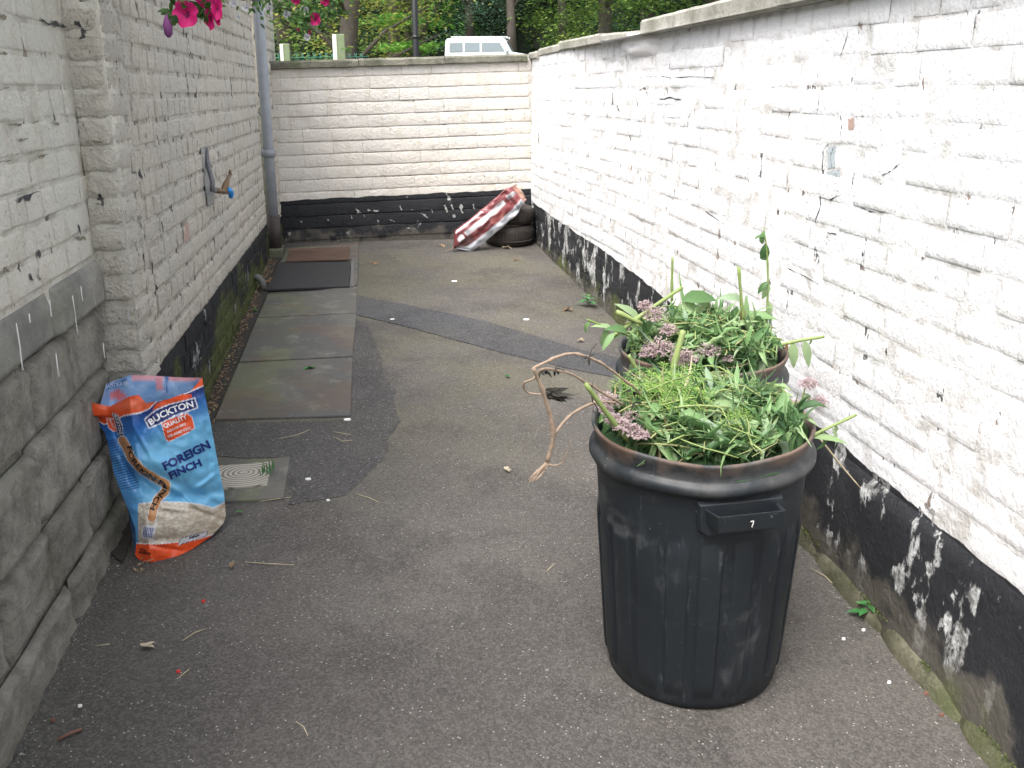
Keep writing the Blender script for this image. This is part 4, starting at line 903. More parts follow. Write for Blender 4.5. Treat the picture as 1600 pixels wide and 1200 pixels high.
topb = [(0,157,632),(.12,166,600),(.3,203,586),(.5,240,587),(.75,285,590),(1,316,590)]
lefb = [(0,211,868),(.3,200,795),(.6,178,740),(.85,168,680),(1,157,632)]
def gs_(x, y, cx, cy, sx, sy, ang=0):
    dx, dy = x-cx, y-cy; ca, sa = math.cos(ang), math.sin(ang); a = (dx*ca+dy*sa)/sx; b = (-dx*sa+dy*ca)/sy; return math.exp(-(a*a+b*b))
CREASE = [(222,740,300,790,6,.012), (255,765,240,800,5,.010), (300,770,345,735,6,-.009), (270,760,318,800,5,-.008), (205,660,240,720,5,-.008), (225,640,262,690,6,.007), (285,615,300,700,7,-.006), (180,700,215,760,5,.010), (232,790,300,800,5,-.007), (320,640,330,760,6,.006), (225,850,290,862,5,.008), (262,700,290,760,5,.006), (240,745,200,730,5,-.010), (290,790,345,812,5,.008)]
def dfront(x, y):
    xc = 205 + 30*(y-640)/230; h = (880-y)/290
    d = 2.672 + .085*h
    d += (.00125*(x-xc) - .030*math.sin(max(0, min(1, (x-xc)/(350-xc+1e-6)))*math.pi) if x > xc else .00135*(xc-x))
    d += .045*gs_(x, y, 222, 752, 34, 13, .55) - .016*gs_(x, y, 262, 730, 40, 14, .2) - .020*gs_(x, y, 270, 815, 60, 26) + .018*gs_(x, y, 285, 775, 60, 8, -.12) + .012*gs_(x, y, 225, 790, 9, 34, .1)
    d += .014*gs_(x, y, 190, 700, 6, 60, -.35) + .010*gs_(x, y, 230, 665, 8, 40, .5) - .010*gs_(x, y, 300, 690, 18, 70, -.1) + .010*gs_(x, y, 240, 845, 50, 5, -.15) + .012*gs_(x, y, 305, 770, 50, 7, .5)
    d += .006*nz((x, y, 2), .035) + .0035*nz((x, y, 5), .09) - .03*ss((868-800)/60)*0
    for (x0, y0, x1, y1, wq, aq) in CREASE:
        l2 = (x1-x0)**2 + (y1-y0)**2; tq = max(0, min(1, ((x-x0)*(x1-x0)+(y-y0)*(y1-y0))/l2)); dq = math.hypot(x-x0-tq*(x1-x0), y-y0-tq*(y1-y0)); d += aq*max(0, 1-dq/wq)*math.sin(math.pi*min(.97, max(.08, tq)))
    if y < 650 and x < 175: d -= .06*ss((178-x)/45)
    return d
def bagP(x, y, off=0.0): return P(x, y, dfront(x, y) - off)
def inpoly(x, y, pl):
    c = False; n = len(pl)
    for i in range(n):
        x1, y1 = pl[i]; x2, y2 = pl[(i+1) % n]
        if (y1 > y) != (y2 > y) and x < (x2-x1)*(y-y1)/(y2-y1)+x1: c = not c
    return c
def pdist(x, y, pl, closed=False):
    best = 1e9; n = len(pl)
    for i in range(n if closed else n-1):
        x1, y1 = pl[i]; x2, y2 = pl[(i+1) % n]; l2 = (x2-x1)**2+(y2-y1)**2; t = max(0, min(1, ((x-x1)*(x2-x1)+(y-y1)*(y2-y1))/l2)); best = min(best, math.hypot(x-x1-t*(x2-x1), y-y1-t*(y2-y1)))
    return best
def mixc(a, b, t): t = max(0, min(1, t)); return tuple(p+(q-p)*t for p, q in zip(a, b))
ORG, NAVY, MID, LIGHT, WHT, TAN, SEED = (.80, .085, .012), (.006, .022, .16), (.02, .16, .52), (.16, .48, .76), (.80, .80, .84), (.62, .30, .12), (.50, .41, .29)
wave = [(120,640),(150,655),(163,664),(192,650),(220,645),(233,639),(244,628),(262,622),(285,617),(318,603),(330,598)]
wint = [(205,790),(219,787),(246,784),(290,785),(316,789),(334,794),(352,784),(360,780)]
orgb = [(200,850),(213,849),(245,850),(277,847),(300,845),(330,836),(360,826)]
banner = [(226,655),(233,669),(252,661),(272,650),(309,637),(304,622),(285,627),(264,632),(243,641)]
olabel = [(253,660),(292,646),(300,652),(304,669),(285,680),(263,690),(258,684)]
smallb = [(176,646),(184,650),(190,664),(192,681),(185,679),(181,664)]; smallo = [(167,653),(178,656),(184,672),(178,674),(170,668)]
strip = [(191,688),(198,700),(205,716),(222,735),(245,749),(260,757),(258,768),(246,780),(240,795),(237,809)]
barc = [(222,820),(244,822),(240,845),(220,841)]; wlab = [(281,841),(326,829),(322,838),(278,853)]
def yat(l, x): 
    for i in range(len(l)-1):
        if x <= l[i+1][0]: return l[i][1] + (l[i+1][1]-l[i][1])*(x-l[i][0])/(l[i+1][0]-l[i][0])
    return l[-1][1]
def bagcol(x, y):
    yw, yi, yo = yat(wave, x), yat(wint, x), yat(orgb, x)
    h = y - yw
    if h < -1.2: c = mixc(ORG, (.85, .25, .14), .5*gs_(x, y, 205, 632, 40, 8))
    elif h < .8: c = WHT
    elif y > yo + .8: c = ORG
    elif y > yo - .8: c = WHT
    elif y > yi + .6 and x > 216: c = mixc(SEED, (.74,.70,.62), .5 + .9*nz((x, y*1.8, 1), .17) + .5*nz((x, y, 4), .5)) ; c = mixc(c, (.30,.22,.14), .7*ss((x-280)/60)*(.5+nz((x,y*2,7),.07)))
    elif y > yi - .8 and x > 216: c = WHT
    else:
        c = mixc(NAVY, MID, (h-2)/26); c = mixc(c, LIGHT, ss((h-12)/62)); c = mixc(c, MID, .55*ss((235-x)/35))
        if x < 218 - (y-690)*-.0 and 686 < y < 765 and x < 180 + (y-686)*.55 and (y + .25*x) % 4.2 < 1.7: c = mixc(c, (.01, .03, .2), .75)
    for pl, cc in ((smallo, ORG), (smallb, NAVY), (olabel, ORG), (banner, NAVY), (wlab, (.55,.55,.58)), (barc, WHT)):
        if inpoly(x, y, pl): c = cc
        elif pl in (banner, olabel, smallb, smallo) and pdist(x, y, pl, True) < 1.0: c = WHT
        if pl in (banner, wlab) and inpoly(x, y, pl) and pdist(x, y, pl, True) < .9: c = WHT if pl is banner else (.05,.05,.1)
    if inpoly(x, y, [(238,641),(243,632),(262,622),(286,616),(299,616),(300,621),(285,626),(264,631)]): c = ORG
    dsd = pdist(x, y, strip)
    if dsd < 7.2: c = TAN if dsd < 6.2 else WHT
    if inpoly(x, y, [(225,823),(241,825),(237,841),(223,838)]) and (x + .1*y) % 2.6 < 1.5: c = (.02, .06, .30)
    if inpoly(x, y, [(296,839),(312,835),(311,838),(295,843)]): c = (.06, .06, .08)
    return c
def bagmat():
    n = NM('printed polythene bag'); c = n.attr('print', 'Color'); n.fin(n.mix(n.m('MULTIPLY', n.noise(14, 5), .18), c, (.10, .10, .12)), .27, n.bump(n.m('ADD', n.noise(22, 4, dist=.8), n.m('MULTIPLY', n.noise(70, 3), .3)), .4, .010), .5); return n.mat
M['bag'] = bagmat()
def colored(mb, cols, name, mat, parent):
    o = mb.build(name, mat, parent); at = o.data.color_attributes.new('print', 'FLOAT_COLOR', 'POINT')
    at.data.foreach_set('color', [k for c in cols for k in (*c, 1.0)]); return o
SB = thing('seed_bag', G(262, 878), 'open blue and orange printed 20kg finch food bag standing by the left wall', 'bag')
NU, NV = 150, 190; mb = MB(); cols = []
for j in range(NV+1):
    for i in range(NU+1): x, y = coons(i/NU, j/NV); mb.vert(bagP(x, y)); cols.append(bagcol(x, y))
for j in range(NV):
    for i in range(NU): q = j*(NU+1)+i; mb.face((q, q+1, q+NU+2, q+NU+1))
colored(mb, cols, 'front_panel', M['bag'], SB)
def bagback(u, v, x, y):
    f_ = dfront(max(x, 150), y); e = (math.sin(math.pi*min(1, max(0, u)))**.55) * .15 * (.55 + .45*ss(v*4)); g = f_ + e
    return P(x, y, g) if v > .985 else P(x, y, g)
NU2, NV2 = 50, 60; mb = MB(); cols = []
for j in range(NV2+1):
    for i in range(NU2+1):
        u, v = i/NU2, j/NV2; x, y = coons(u, v, topb); mb.vert(bagback(u, v, x, y))
        c = mixc((.16,.34,.62), (.30,.46,.72), .5 + nz((x, y, 1), .06))
        if y < 596 and x > 205: c = (.72, .36, .42)
        if inpoly(x, y, [(170,613),(192,610),(197,622),(176,626)]): c = (.62,.16,.18)
        if inpoly(x, y, [(243,588),(255,588),(255,608),(243,608)]): c = (.62,.26,.32)
        if inpoly(x, y, [(256,588),(262,588),(264,614),(257,614)]): c = (.05,.16,.42)
        if inpoly(x, y, [(165,598),(198,592),(200,600),(166,608)]): c = (.05,.14,.36) if pdist(x, y, [(165,598),(198,592),(200,600),(166,608)], True) > 1 else (.5,.6,.75)
        cols.append(c)
for j in range(NV2):
    for i in range(NU2): q = j*(NU2+1)+i; mb.face((q, q+1, q+NU2+2, q+NU2+1))
colored(mb, cols, 'back_panel', M['bag'], SB)
# lettering, wrapped on the bag
def glyphs(txt, bold=.0):
    cu = bpy.data.curves.new('t', 'FONT'); cu.body = txt; cu.size = 1.0; cu.offset = bold; cu.resolution_u = 3; ob = bpy.data.objects.new('t', cu); COL.objects.link(ob)
    dg = bpy.context.evaluated_depsgraph_get(); dg.update(); me = ob.evaluated_get(dg).to_mesh()
    import bmesh
    bm = bmesh.new(); bm.from_mesh(me); bmesh.ops.triangulate(bm, faces=bm.faces); 
    for _ in range(2): bmesh.ops.subdivide_edges(bm, edges=[e for e in bm.edges if e.calc_length() > .16], cuts=1); bmesh.ops.triangulate(bm, faces=bm.faces)
    bm.verts.index_update(); vs = [v.co.copy() for v in bm.verts]; fs = [tuple(v.index for v in f.verts) for f in bm.faces]; bm.free()
    ob.evaluated_get(dg).to_mesh_clear(); bpy.data.objects.remove(ob); return vs, fs
def write(txt, path, h, mat, bold=.02, parent=None, pf=None, nm='lettering', wsc=1.0):
    """text along a print-space polyline, cap height h"""
    vs, fs = glyphs(txt, bold); x0 = min(v.x for v in vs); x1 = max(v.x for v in vs)
    seg = [math.dist(path[i], path[i+1]) for i in range(len(path)-1)]; tot = sum(seg); mb = MB(); out = []
    for v in vs:
        s_ = (v.x-x0)/(x1-x0)*tot; i = 0
        while i < len(seg)-1 and s_ > seg[i]: s_ -= seg[i]; i += 1
        a, b = path[i], path[i+1]; tx, ty = (b[0]-a[0])/seg[i], (b[1]-a[1])/seg[i]; k = v.y/.70*(h(((v.x-x0)/(x1-x0))) if callable(h) else h)
        out.append((pf or bagP)(a[0]+tx*s_+ty*k, a[1]+ty*s_-tx*k, .0022))
    mb.add(out, fs); return mb.build(nm, mat, parent or SB)
M['ink_navy'] = plain('navy ink', (.008, .025, .17), .4, .05); M['ink_white'] = plain('white ink', (.82, .82, .84), .4, .02); M['ink_black'] = plain('black ink', (.01, .01, .012), .4, .05); M['ink_pale'] = plain('faded inner print', (.45, .55, .72), .5, .05)
def crv(a, m_, b, n=8): return [((1-t)**2*a[0]+2*t*(1-t)*m_[0]+t*t*b[0], (1-t)**2*a[1]+2*t*(1-t)*m_[1]+t*t*b[1]) for t in [i/n for i in range(n+1)]]
write('BUCKTON', crv((236,664.5), (262,644), (303,635.5)), 9.5, M['ink_white'], .03)
write('QUALITY', crv((256.5,669), (272,663), (293,653.5)), 6.5, M['ink_white'], .03)
write('INDOOR BIRD', [(262,676.5),(291,663.5)], 3.6, M['ink_white'], .02); write('AND AVIARY FOOD', [(262,684.5),(299,670)], 4.0, M['ink_white'], .02)
write('FOREIGN', [(258,735),(280,724),(330,699)], 12.5, M['ink_navy'], .045); write('FINCH', [(267,749),(290,738),(316,727)], 11, M['ink_navy'], .045)
write('FOREIGN FINCH', [(198,698),(203,718),(219,739),(242,753),(255,761),(252,768),(241,779),(234,795)][:8], 7.5, M['ink_black'], .03)
write('BUCKTONS', [(178,649),(183,663),(186.5,679)], 4.2, M['ink_white'], .02); write('QUALITY', [(170,655),(178,672)], 3.2, M['ink_white'], .01)
write('20kg', [(216,863),(234,869)], 7.5, M['ink_black'], .02)
# mirrored lettering seen on the inside of the back panel
def backP(x, y, off): 
    best = None; u = (x-157)/(316-157); return P(x, y, dfront(max(x,150), y) + (math.sin(math.pi*max(.01, min(.99, u)))**.55)*.15 - off*1.6)
write('BUCKTON', [(198,600),(182,603),(167,607)], -5.0, M['ink_pale'], .02, pf=backP); write('BUCKTON', [(259,613),(258.5,590)], 4.4, M['ink_pale'], .02, pf=backP)

# ---------------- two tyres and the striped bag in the far corner
def tyre(c, r_, wd, label, tilt, seed):
    rt = thing('tyre', c, label, 'tyre', 'old tyres stacked in the far corner')
    prof = [(r_*.60, .012), (r_*.66, .0), (r_*.85, .004), (r_*.95, .018), (r_, .045), (r_*1.005, wd/2), (r_, wd-.045), (r_*.95, wd-.018), (r_*.85, wd-.004), (r_*.66, wd), (r_*.60, wd-.012), (r_*.62, wd*.5), (r_*.60, .012)]
    mb = MB()
    def md(an, rr, zz, j):
        g = .006*math.sin(an*40) if j in (4, 6) else 0
        return rr + g + .006*math.sin(2*an+seed), zz
    mb.lathe(prof, 120, f=md); o = mb.build('casing', M['tyre']); o.matrix_basis = Matrix.Translation(c) @ Matrix.Rotation(tilt, 4, 'X'); adopt(o, rt)
    mb = MB(); mb.tube([Vector((r_*1.002*math.cos(a), r_*1.002*math.sin(a), wd*.30)) for a in [2*math.pi*k/48 for k in range(49)]], .005, 6); o = mb.build('tread_rib', M['tyre']); o.matrix_basis = Matrix.Translation(c) @ Matrix.Rotation(tilt, 4, 'X'); adopt(o, rt)
tyre(Vector((1.045, 7.20, gz(7.16))), .188, .160, 'lower old brown stained tyre lying flat in the far right corner', R(3), 1)
tyre(Vector((1.06, 7.21, gz(7.16)+.163)), .175, .130, 'upper old black tyre of the stack behind the striped bag', R(3), 3)
st = thing('striped_bag', G(708, 380), 'tall maroon and white striped feed bag leaning on the stacked tyres', 'bag')
M['stripes'] = bagmat(); NA, NB = 48, 60; mb = MB(); cols = []
axx = [(0,.0),(1,1)]
A0, A1 = Vector((P(709, 382, 6.95).x, 6.95, gz(6.95) + .028)), P(813, 300, 7.02); ax = (A1-A0).normalized(); Ln = (A1-A0).length; wdv = Vector((.0, 1, .0)).cross(ax).normalized(); 
if wdv.z < 0: wdv = -wdv
fw = ax.cross(wdv).normalized(); fw = fw if fw.y < 0 else -fw
MAR, CRM = (.20, .030, .035), (.72, .72, .76)
for j in range(NB+1):
    t = j/NB; wdt = .092*(ss(t/.16)**.8)*(1 - .30*ss((t-.82)/.18)) + .010; th2 = .042*math.sin(math.pi*min(1, t*1.15+.02))**.6*(1-.6*ss((t-.8)/.2)) + .006 if t < .87 else .03*(1-ss((t-.87)/.2)) + .012
    for i in range(NA):
        a = 2*math.pi*i/NA; k = math.cos(a); f_ = math.sin(a)
        p = A0 + ax*(Ln*t) + wdv*(wdt*k) + fw*(th2*abs(f_)**.7*(1 if f_ > 0 else -1)) + fw*(.020*nz((k*2, t*6, 3), 1.3) + .010*nz((k*4, t*16, 3), 1.0) - .012*gs_(k, t, .1, .55, .5, .05, .5) - .012*gs_(k, t, -.2, .3, .4, .04, -.6)) + wdv*(.010*nz((t*7, 2, 1), 1.0)) + Vector((0,0,-.02*math.sin(math.pi*t)))
        mb.vert(p)
        c = MAR
        if f_ > -.2:
            if .80 < k < .93 and .12 < t < .52: c = CRM
            if .22 < k < .52 and .20 < t < .80: c = CRM
            if .22 < k < .52 and (.09 < t < .17 or .84 < t < .95): c = CRM
            if k < -.42: c = (.60,.64,.70) 
            if -.42 < k < .22 and .24 < t < .52: c = (.17,.018,.022)
            if -.42 < k < .22 and t < .26: c = (.075,.018,.016)
            if -.42 < k < .22 and .52 < t < .72: c = (.30,.07,.06)
            if t > .965: c = (.45,.24,.18)
        cols.append(mixc(c, (.3,.2,.2), .12 + .2*nz((k*3, t*9, 0), 2)))
for j in range(NB):
    for i in range(NA): i2 = (i+1) % NA; mb.face((j*NA+i, j*NA+i2, (j+1)*NA+i2, (j+1)*NA+i))
mb.face(list(range(NA))[::-1]); colored(mb, cols, 'sack', M['stripes'], st)
mb = MB(); mb.tube([A0 + Vector((.01,0,.0)), A0 + Vector((-.03, -.01, -.012)), A0 + Vector((-.075, -.02, -.024))], [.006, .003, .002], 5); mb.tube([A0, A0 + Vector((-.02,-.03,-.003))], [.006,.003], 5); mb.build('tie_string', M['dry_stem'], st)
mb = MB(); mb.tube([A1 + wdv*.05, A1 + wdv*.055 + Vector((0,0,.05))], [.003,.002], 5); mb.tube([A1 + wdv*.04, A1, A1 - wdv*.05], [.010,.016,.012], 6); mb.build('torn_mouth', M['dry_stem'], st)

# ---------------- weeds, grass and litter
random.seed(4)
def weed(p, r_, n, label, nm='weed'):
    rt = thing(nm, p, label, 'weed'); mb = MB(); mb.tube([p, p + Vector((0,0,r_*.9))], [.0015,.001], 5); mb.build('stalk', M['stem'], rt)
    for i in range(n):
        a = 2*math.pi*i*.382 + .4; z = r_*(.15 + .8*i/n); mb = MB(); L = r_*(1.1 - .6*i/n)
        mb.leaf(p + Vector((0,0,z)), (math.cos(a), math.sin(a), .45), (0,0,1), L, L*.42, .8, .2, 0, rnd(.2,1), 6); mb.build('leaf', M['weed'], rt)
weed(G(1357, 965) + Vector((-.005,0,0)), .055, 10, 'small bright green weed growing at the kerb beside the nearest dustbin')
weed(G(918, 478), .075, 10, 'small green weed growing at the mossy foot of the right wall')
weed(G(398, 487), .03, 6, 'tiny green weed in the gap beside the slabs')
gt = MB(); g0 = G(418, 745)
for i in range(44):
    a = rnd(0, 6.28); gt.leaf(g0 + Vector((rnd(-.022,.022), rnd(-.04,.03), .015)), (math.cos(a)*.5, math.sin(a)*.5, 1), (math.cos(a), math.sin(a), .2), rnd(.02,.05), .003, .6, .2, 0, rnd(0,.8), 3)
top(gt, 'grass_tuft', M['weed'], g0, 'little tuft of grass growing at the edge of the ringed board', 'grass')
def dead(px, py, s_, label, mat='dead_leaf', v=.6, n=5):
    p = G(px, py) + Vector((0,0,.012)); mb = MB(); a0 = rnd(0, 6)
    for i in range(n): a = a0 + (i-n/2)*.62; mb.leaf(p, (math.cos(a), math.sin(a), rnd(.0,.35)), (0,0,1), s_*rnd(.7,1.1), s_*.5, rnd(-.2,1.1), rnd(.1,.4), 0, min(1, max(0, v + rnd(-.1,.1))), 5)
    return top(mb, 'fallen_leaf', M[mat], p, label, 'leaf')
dead(228, 1016, .028, 'pale curled fallen leaf on the asphalt in the left foreground', v=.95)
dead(791, 388, .050, 'pale fallen leaf in front of the stacked tyres', v=.95)
dead(790, 738, .022, 'pale fallen leaf in the middle of the yard left of the nearest dustbin', v=.9)
dead(888, 485, .045, 'brown curled fallen leaf near the weed at the right wall', v=.15)
dead(905, 534, .030, 'yellowish fallen leaf beyond the dark asphalt strip', v=.7)
dead(360, 888, .018, 'small brown leaf scrap right of the seed bag foot', v=.3)
dead(482, 578, .045, 'green leaf lying on the nearest slab', mat='weed', v=.3)
dead(692, 385, .04, 'yellow brown leaf at the tie of the striped bag', v=.6)
dead(586, 412, .04, 'brown leaf on the asphalt beside the rusty plate', v=.3)
dead(455, 402, .04, 'ochre leaf on the left of the rusty plate', v=.5)
dead(420, 440, .05, 'orange brown leaf at the black rubber sheet edge', v=.3)
dead(372, 805, .018, 'small green leaf scrap just beyond the seed bag', mat='weed', v=.1)
dead(795, 590, .02, 'little green leaf on the asphalt left of the dry branch', mat='weed', v=.1)
dead(806, 407, .03, 'dark fallen leaf a little nearer than the pale one by the tyres', v=.0)
def stick(l, r_, label, mat='twig', nm='straw'):
    pts = [G(a, b) + Vector((0,0,.004 + .004*math.sin(i*2))) for i, (a, b) in enumerate(l)]; mb = MB(); mb.tube(pts, r_, 5); return top(mb, nm, M[mat], pts[0], label, 'straw')
for l, lb in (([(383,880),(420,884),(460,883)], 'long thin straw right of the seed bag foot'), ([(435,687),(465,682),(486,671)], 'straw lying on the damp asphalt before the slabs'), ([(405,785),(430,783),(455,777)], 'straw at the front of the drain surround'), ([(1266,889),(1288,903),(1305,916)], 'yellow straw right of the nearest dustbin'),
              ([(285,1003),(305,992),(322,983)], 'pale straw in the left foreground'), ([(150,1011),(172,1010)], 'short straw left of the pale fallen leaf'), ([(556,773),(575,780),(592,785)], 'thin straw in the middle of the yard'), ([(463,1130),(475,1140),(481,1150)], 'short straw at the bottom of the picture'), ([(855,893),(866,885)], 'short straw left of the nearest dustbin'), ([(280,1060),(296,1050)], 'thin straw below the pale fallen leaf'), ([(520,683),(535,692),(552,688)], 'bent straw among the scraps on the damp asphalt'), ([(522,676),(548,682)], 'grey straw among the scraps on the damp asphalt')): stick(l, .0011, lb)
stick([(90,1158),(110,1150),(128,1140)], .004, 'reddish brown splinter in the bottom left corner', 'brown_bit', 'splinter')
def chip(px, py, s_, mat, label, nm='scrap', cat='scrap'):
    p = G(px, py) + Vector((0,0,.003)); mb = MB(); n = 7; a0 = rnd(0,6)
    up_ = [mb.vert(p + Vector((s_*rnd(.6,1)*math.cos(a0+6.283*i/n), s_*rnd(.35,.6)*math.sin(a0+6.283*i/n), .004))) for i in range(n)]; lo = [mb.vert(p + Vector((s_*math.cos(a0+6.283*i/n)*.9, s_*.6*math.sin(a0+6.283*i/n), -.002))) for i in range(n)]
    mb.face(up_); [mb.face((up_[i], lo[i], lo[(i+1)%n], up_[(i+1)%n])) for i in range(n)]
    return top(mb, nm, M[mat], p, label, cat, smooth=False)
for a in ((482,750,.012,'white_bit','white scrap on the damp asphalt right of the drain surround'), (318,941,.006,'red_bit','small red petal on the asphalt below the seed bag'), (279,1051,.006,'red_bit','dull red petal near the pale leaf in the left foreground'), (375,726,.012,'red_bit','red petal on the ringed board beside the seed bag'), (1389,1068,.006,'white_bit','round white pebble at the right near the kerb'),
          (1448,1085,.010,'brown_bit','reddish stone chip at the foot of the right wall'), (1471,1119,.007,'brown_bit','small reddish chip nearest the kerb end'), (125,1105,.006,'white_bit','white speck on the asphalt at the bottom left'), (83,1127,.007,'brown_bit','reddish chip at the bottom left by the stone plinth'), (547,487,.022,'white_bit','white scrap on the middle slab right edge'), (464,567,.024,'white_bit','white scrap at the joint of the two nearest slabs'),
          (543,657,.018,'white_bit','white scrap at the front corner of the nearest slab'), (1349,986,.006,'white_bit','white crumb below the weed at the kerb'), (1318,1000,.006,'white_bit','second white crumb right of the nearest dustbin'), (415,763,.008,'yellow_bit','small yellow berry at the corner of the ringed board'), (613,500,.016,'white_bit','white scrap on the dark asphalt strip'), (443,409,.018,'white_bit','white scrap at the corner of the rusty plate'), (710,440,.022,'white_bit','pale flake on the asphalt before the striped bag'), (822,500,.02,'white_bit','pale flake beyond the dark asphalt strip'), (513,783,.007,'white_bit','tiny white speck right of the drain surround')): chip(*a)
# uncountable grit along the walls and on the yard
random.seed(50); mb = MB()
def grit(p, s_):
    vs = [p + Vector((rnd(-1,1), rnd(-1,1), rnd(.1,.9)))*s_ for _ in range(4)]; mb.add(vs, [(0,1,2),(0,2,3),(0,3,1),(1,3,2)], 0, 0)
for i in range(2600):
    if i < 1300: y = rnd(1.0, 6.9); x = (-.84 if y < 3 else -.76) + abs(random.gauss(0, .05))
    elif i < 1900: y = rnd(1.2, 7.2); x = xR(y) - .03 - abs(random.gauss(0, .05))
    else: y = rnd(1, 7.3); x = rnd(-.7, 1.25)
    grit(Vector((x, y, gz(y) - .002)), rnd(.0015, .005 if i < 1900 else .003))
top(mb, 'grit', M['pebble'], (0, 3, .1), 'loose grit along the wall feet', 'grit', kind='stuff', smooth=False)
mb = MB()
for i in range(900):
    y = rnd(2.6, 6.8); x = -.745 + abs(random.gauss(0, .022)); a = rnd(0, 6.28); mb.leaf((x, y, gz(y)+.006), (math.cos(a), math.sin(a), rnd(0,.6)), (0,0,1), rnd(.008,.03), rnd(.003,.009), rnd(-.5,1), .3, 0, rnd(0,.75), 3)
top(mb, 'leaf_litter', M['dead_leaf'], (-.75, 4, .2), 'brown leaf litter in the gap between the left wall and slabs', 'litter', kind='stuff')
mb = MB()
for i in range(5200):
    k = i % 3
    if k == 0: y = rnd(3.3, 6.4); z = gz(y) + abs(random.gauss(0, .12)); p = Vector((-.753, y, z)); nr = Vector((1,0,.3)); ok = nz((y, z, 3), 3.0) > -.05 and z < .52
    elif k == 1: y = rnd(3.6, 6.6); z = gz(y) + abs(random.gauss(0, .09)); p = Vector((xR(y)-.004, y, z)); nr = Vector((-1,0,.3)); ok = nz((y, z, 8), 3.0) > -.02 and z < .5
    else: y = rnd(1.2, 3.2); z = gz(y) + .048; p = Vector((xR(y)-.024+rnd(-.012,.012), y, z)); nr = Vector((-.3,0,1)); ok = nz((y, 1, 8), 5.0) > .0
    if not ok: continue
    d = (nr + Vector((rnd(-.6,.6), rnd(-.9,.9), rnd(-.9,.5)))).normalized(); mb.leaf(p, d, (0,rnd(-1,1),1), rnd(.004,.010), rnd(.003,.005), .6, .3, 0, rnd(0,1), 2)
top(mb, 'moss', M['moss'], (0, 4, .3), 'green moss tufts clinging to the wall feet', 'moss', kind='stuff')

# ---------------- hanging baskets
random.seed(14)
def basket(c, r_, wallx, wally, label, fl, leaves, seed, mounts=1):
    random.seed(seed); rt = thing('hanging_basket', c, label, 'hanging basket', 'hanging flower baskets on the left wall')
    mb = MB(); prof = [(.01, -r_*.85), (r_*.5, -r_*.72), (r_*.85, -r_*.4), (r_, 0), (r_*1.03, .01), (r_*.95, .0)]; mb.lathe(prof, 24, c=c); mb.build('bowl', M['soil'], rt)
    top_ = c + Vector((0,0,r_*1.9)); mb = MB()
    for k in range(3): a = 2*math.pi*k/3; mb.tube([c + Vector((r_*math.cos(a), r_*math.sin(a), 0)), top_], .0015, 4)
    mb.build('chain', M['iron'], rt)
    mb = MB(); wp = Vector((wallx, wally, top_.z+.02)); mb.tube([wp, top_ + Vector((0,0,.02))], .006, 6); mb.tube([wp - Vector((0,0,.25)), wp.lerp(top_, .6)], .005, 6); mb.tube([wp - Vector((0,0,.28)), wp + Vector((0,0,.05))], .008, 6); mb.build('bracket', M['black_metal'], rt)
    lf = MB()
    for i in range(700):
        a = rnd(0, 6.28); b = rnd(-.9, .9); q = c + Vector((math.cos(a)*math.sqrt(1-b*b), math.sin(a)*math.sqrt(1-b*b), b*.8 + .1))*r_*rnd(.95, 1.35); lf.leaf(q, (rnd(-1,1), rnd(-1,1), rnd(-1,.3)), (rnd(-.5,.5), rnd(-.5,.5), 1), rnd(.02,.045), rnd(.012,.024), rnd(0,1), .3, 0, rnd(0,1), 3)
    for (px, py, d, n, sp) in leaves:
        for i in range(n): q = P(px + random.gauss(0, sp), py + random.gauss(0, sp*.7), d + rnd(-.05,.05)); lf.leaf(q, (rnd(-1,1), rnd(-.6,.6), rnd(-1,.3)), (rnd(-.5,.5), -.8, .6), rnd(.02,.045), rnd(.012,.022), rnd(0,1), .3, 0, rnd(0,1), 3)
    lf.build('foliage', M['basket_leaf'], rt, kind='stuff')
    for (px, py, d, rad_, kind) in fl:
        q = P(px, py, d); mb = MB(); nf = (Vector((-.1, -1, -.15)) + Vector((rnd(-.3,.3), 0, rnd(-.3,.3)))).normalized(); X = nf.cross(Vector((0,0,1))).normalized(); Y = X.cross(nf)
        if kind in ('pink', 'white', 'side'):
            nn_ = 40; sq = .45 if kind == 'side' else 1.0; ctr = mb.vert(q - nf*.012, .2); rings = []
            for t, dpth in ((.25, .008), (.6, .002), (1.0, -.003)):
                rg = []
                for k in range(nn_):
                    a = 2*math.pi*k/nn_; rr = rad_*t*(1 - .10*abs(math.sin(2.5*a))**6 + (.03*math.sin(9*a) if t == 1 else 0)); rg.append(mb.vert(q + X*(rr*math.cos(a)*sq) + Y*rr*math.sin(a) - nf*(dpth + (.006*math.sin(5*a) if t == 1 else 0)), .3 + .7*t))
                rings.append(rg)
            for k in range(nn_): mb.face((ctr, rings[0][k], rings[0][(k+1)%nn_]), 1)
            for s_ in range(2):
                for k in range(nn_): mb.face((rings[s_][k], rings[s_+1][k], rings[s_+1][(k+1)%nn_], rings[s_][(k+1)%nn_]), 0)
            mb.tube([q - nf*.0 + Vector((0,0,0)), q - nf*-.03 + Vector((0, .03, .005))], [.004, .002], 6, 0, .2)
            mb.build('flower', [M['white_petal'], M['lilac']] if kind == 'white' else [M['petunia'], M['petal_dark']], rt)
        elif kind == 'bud':
            mb.tube([q + Vector((0,0,rad_)), q + Vector((0,0,rad_*.4)), q, q - Vector((0,0,rad_*.8)), q - Vector((0,0,rad_*1.1))], [.004, .010, .013, .011, .004], 8); mb.build('bud', M['purple'], rt)
    return rt
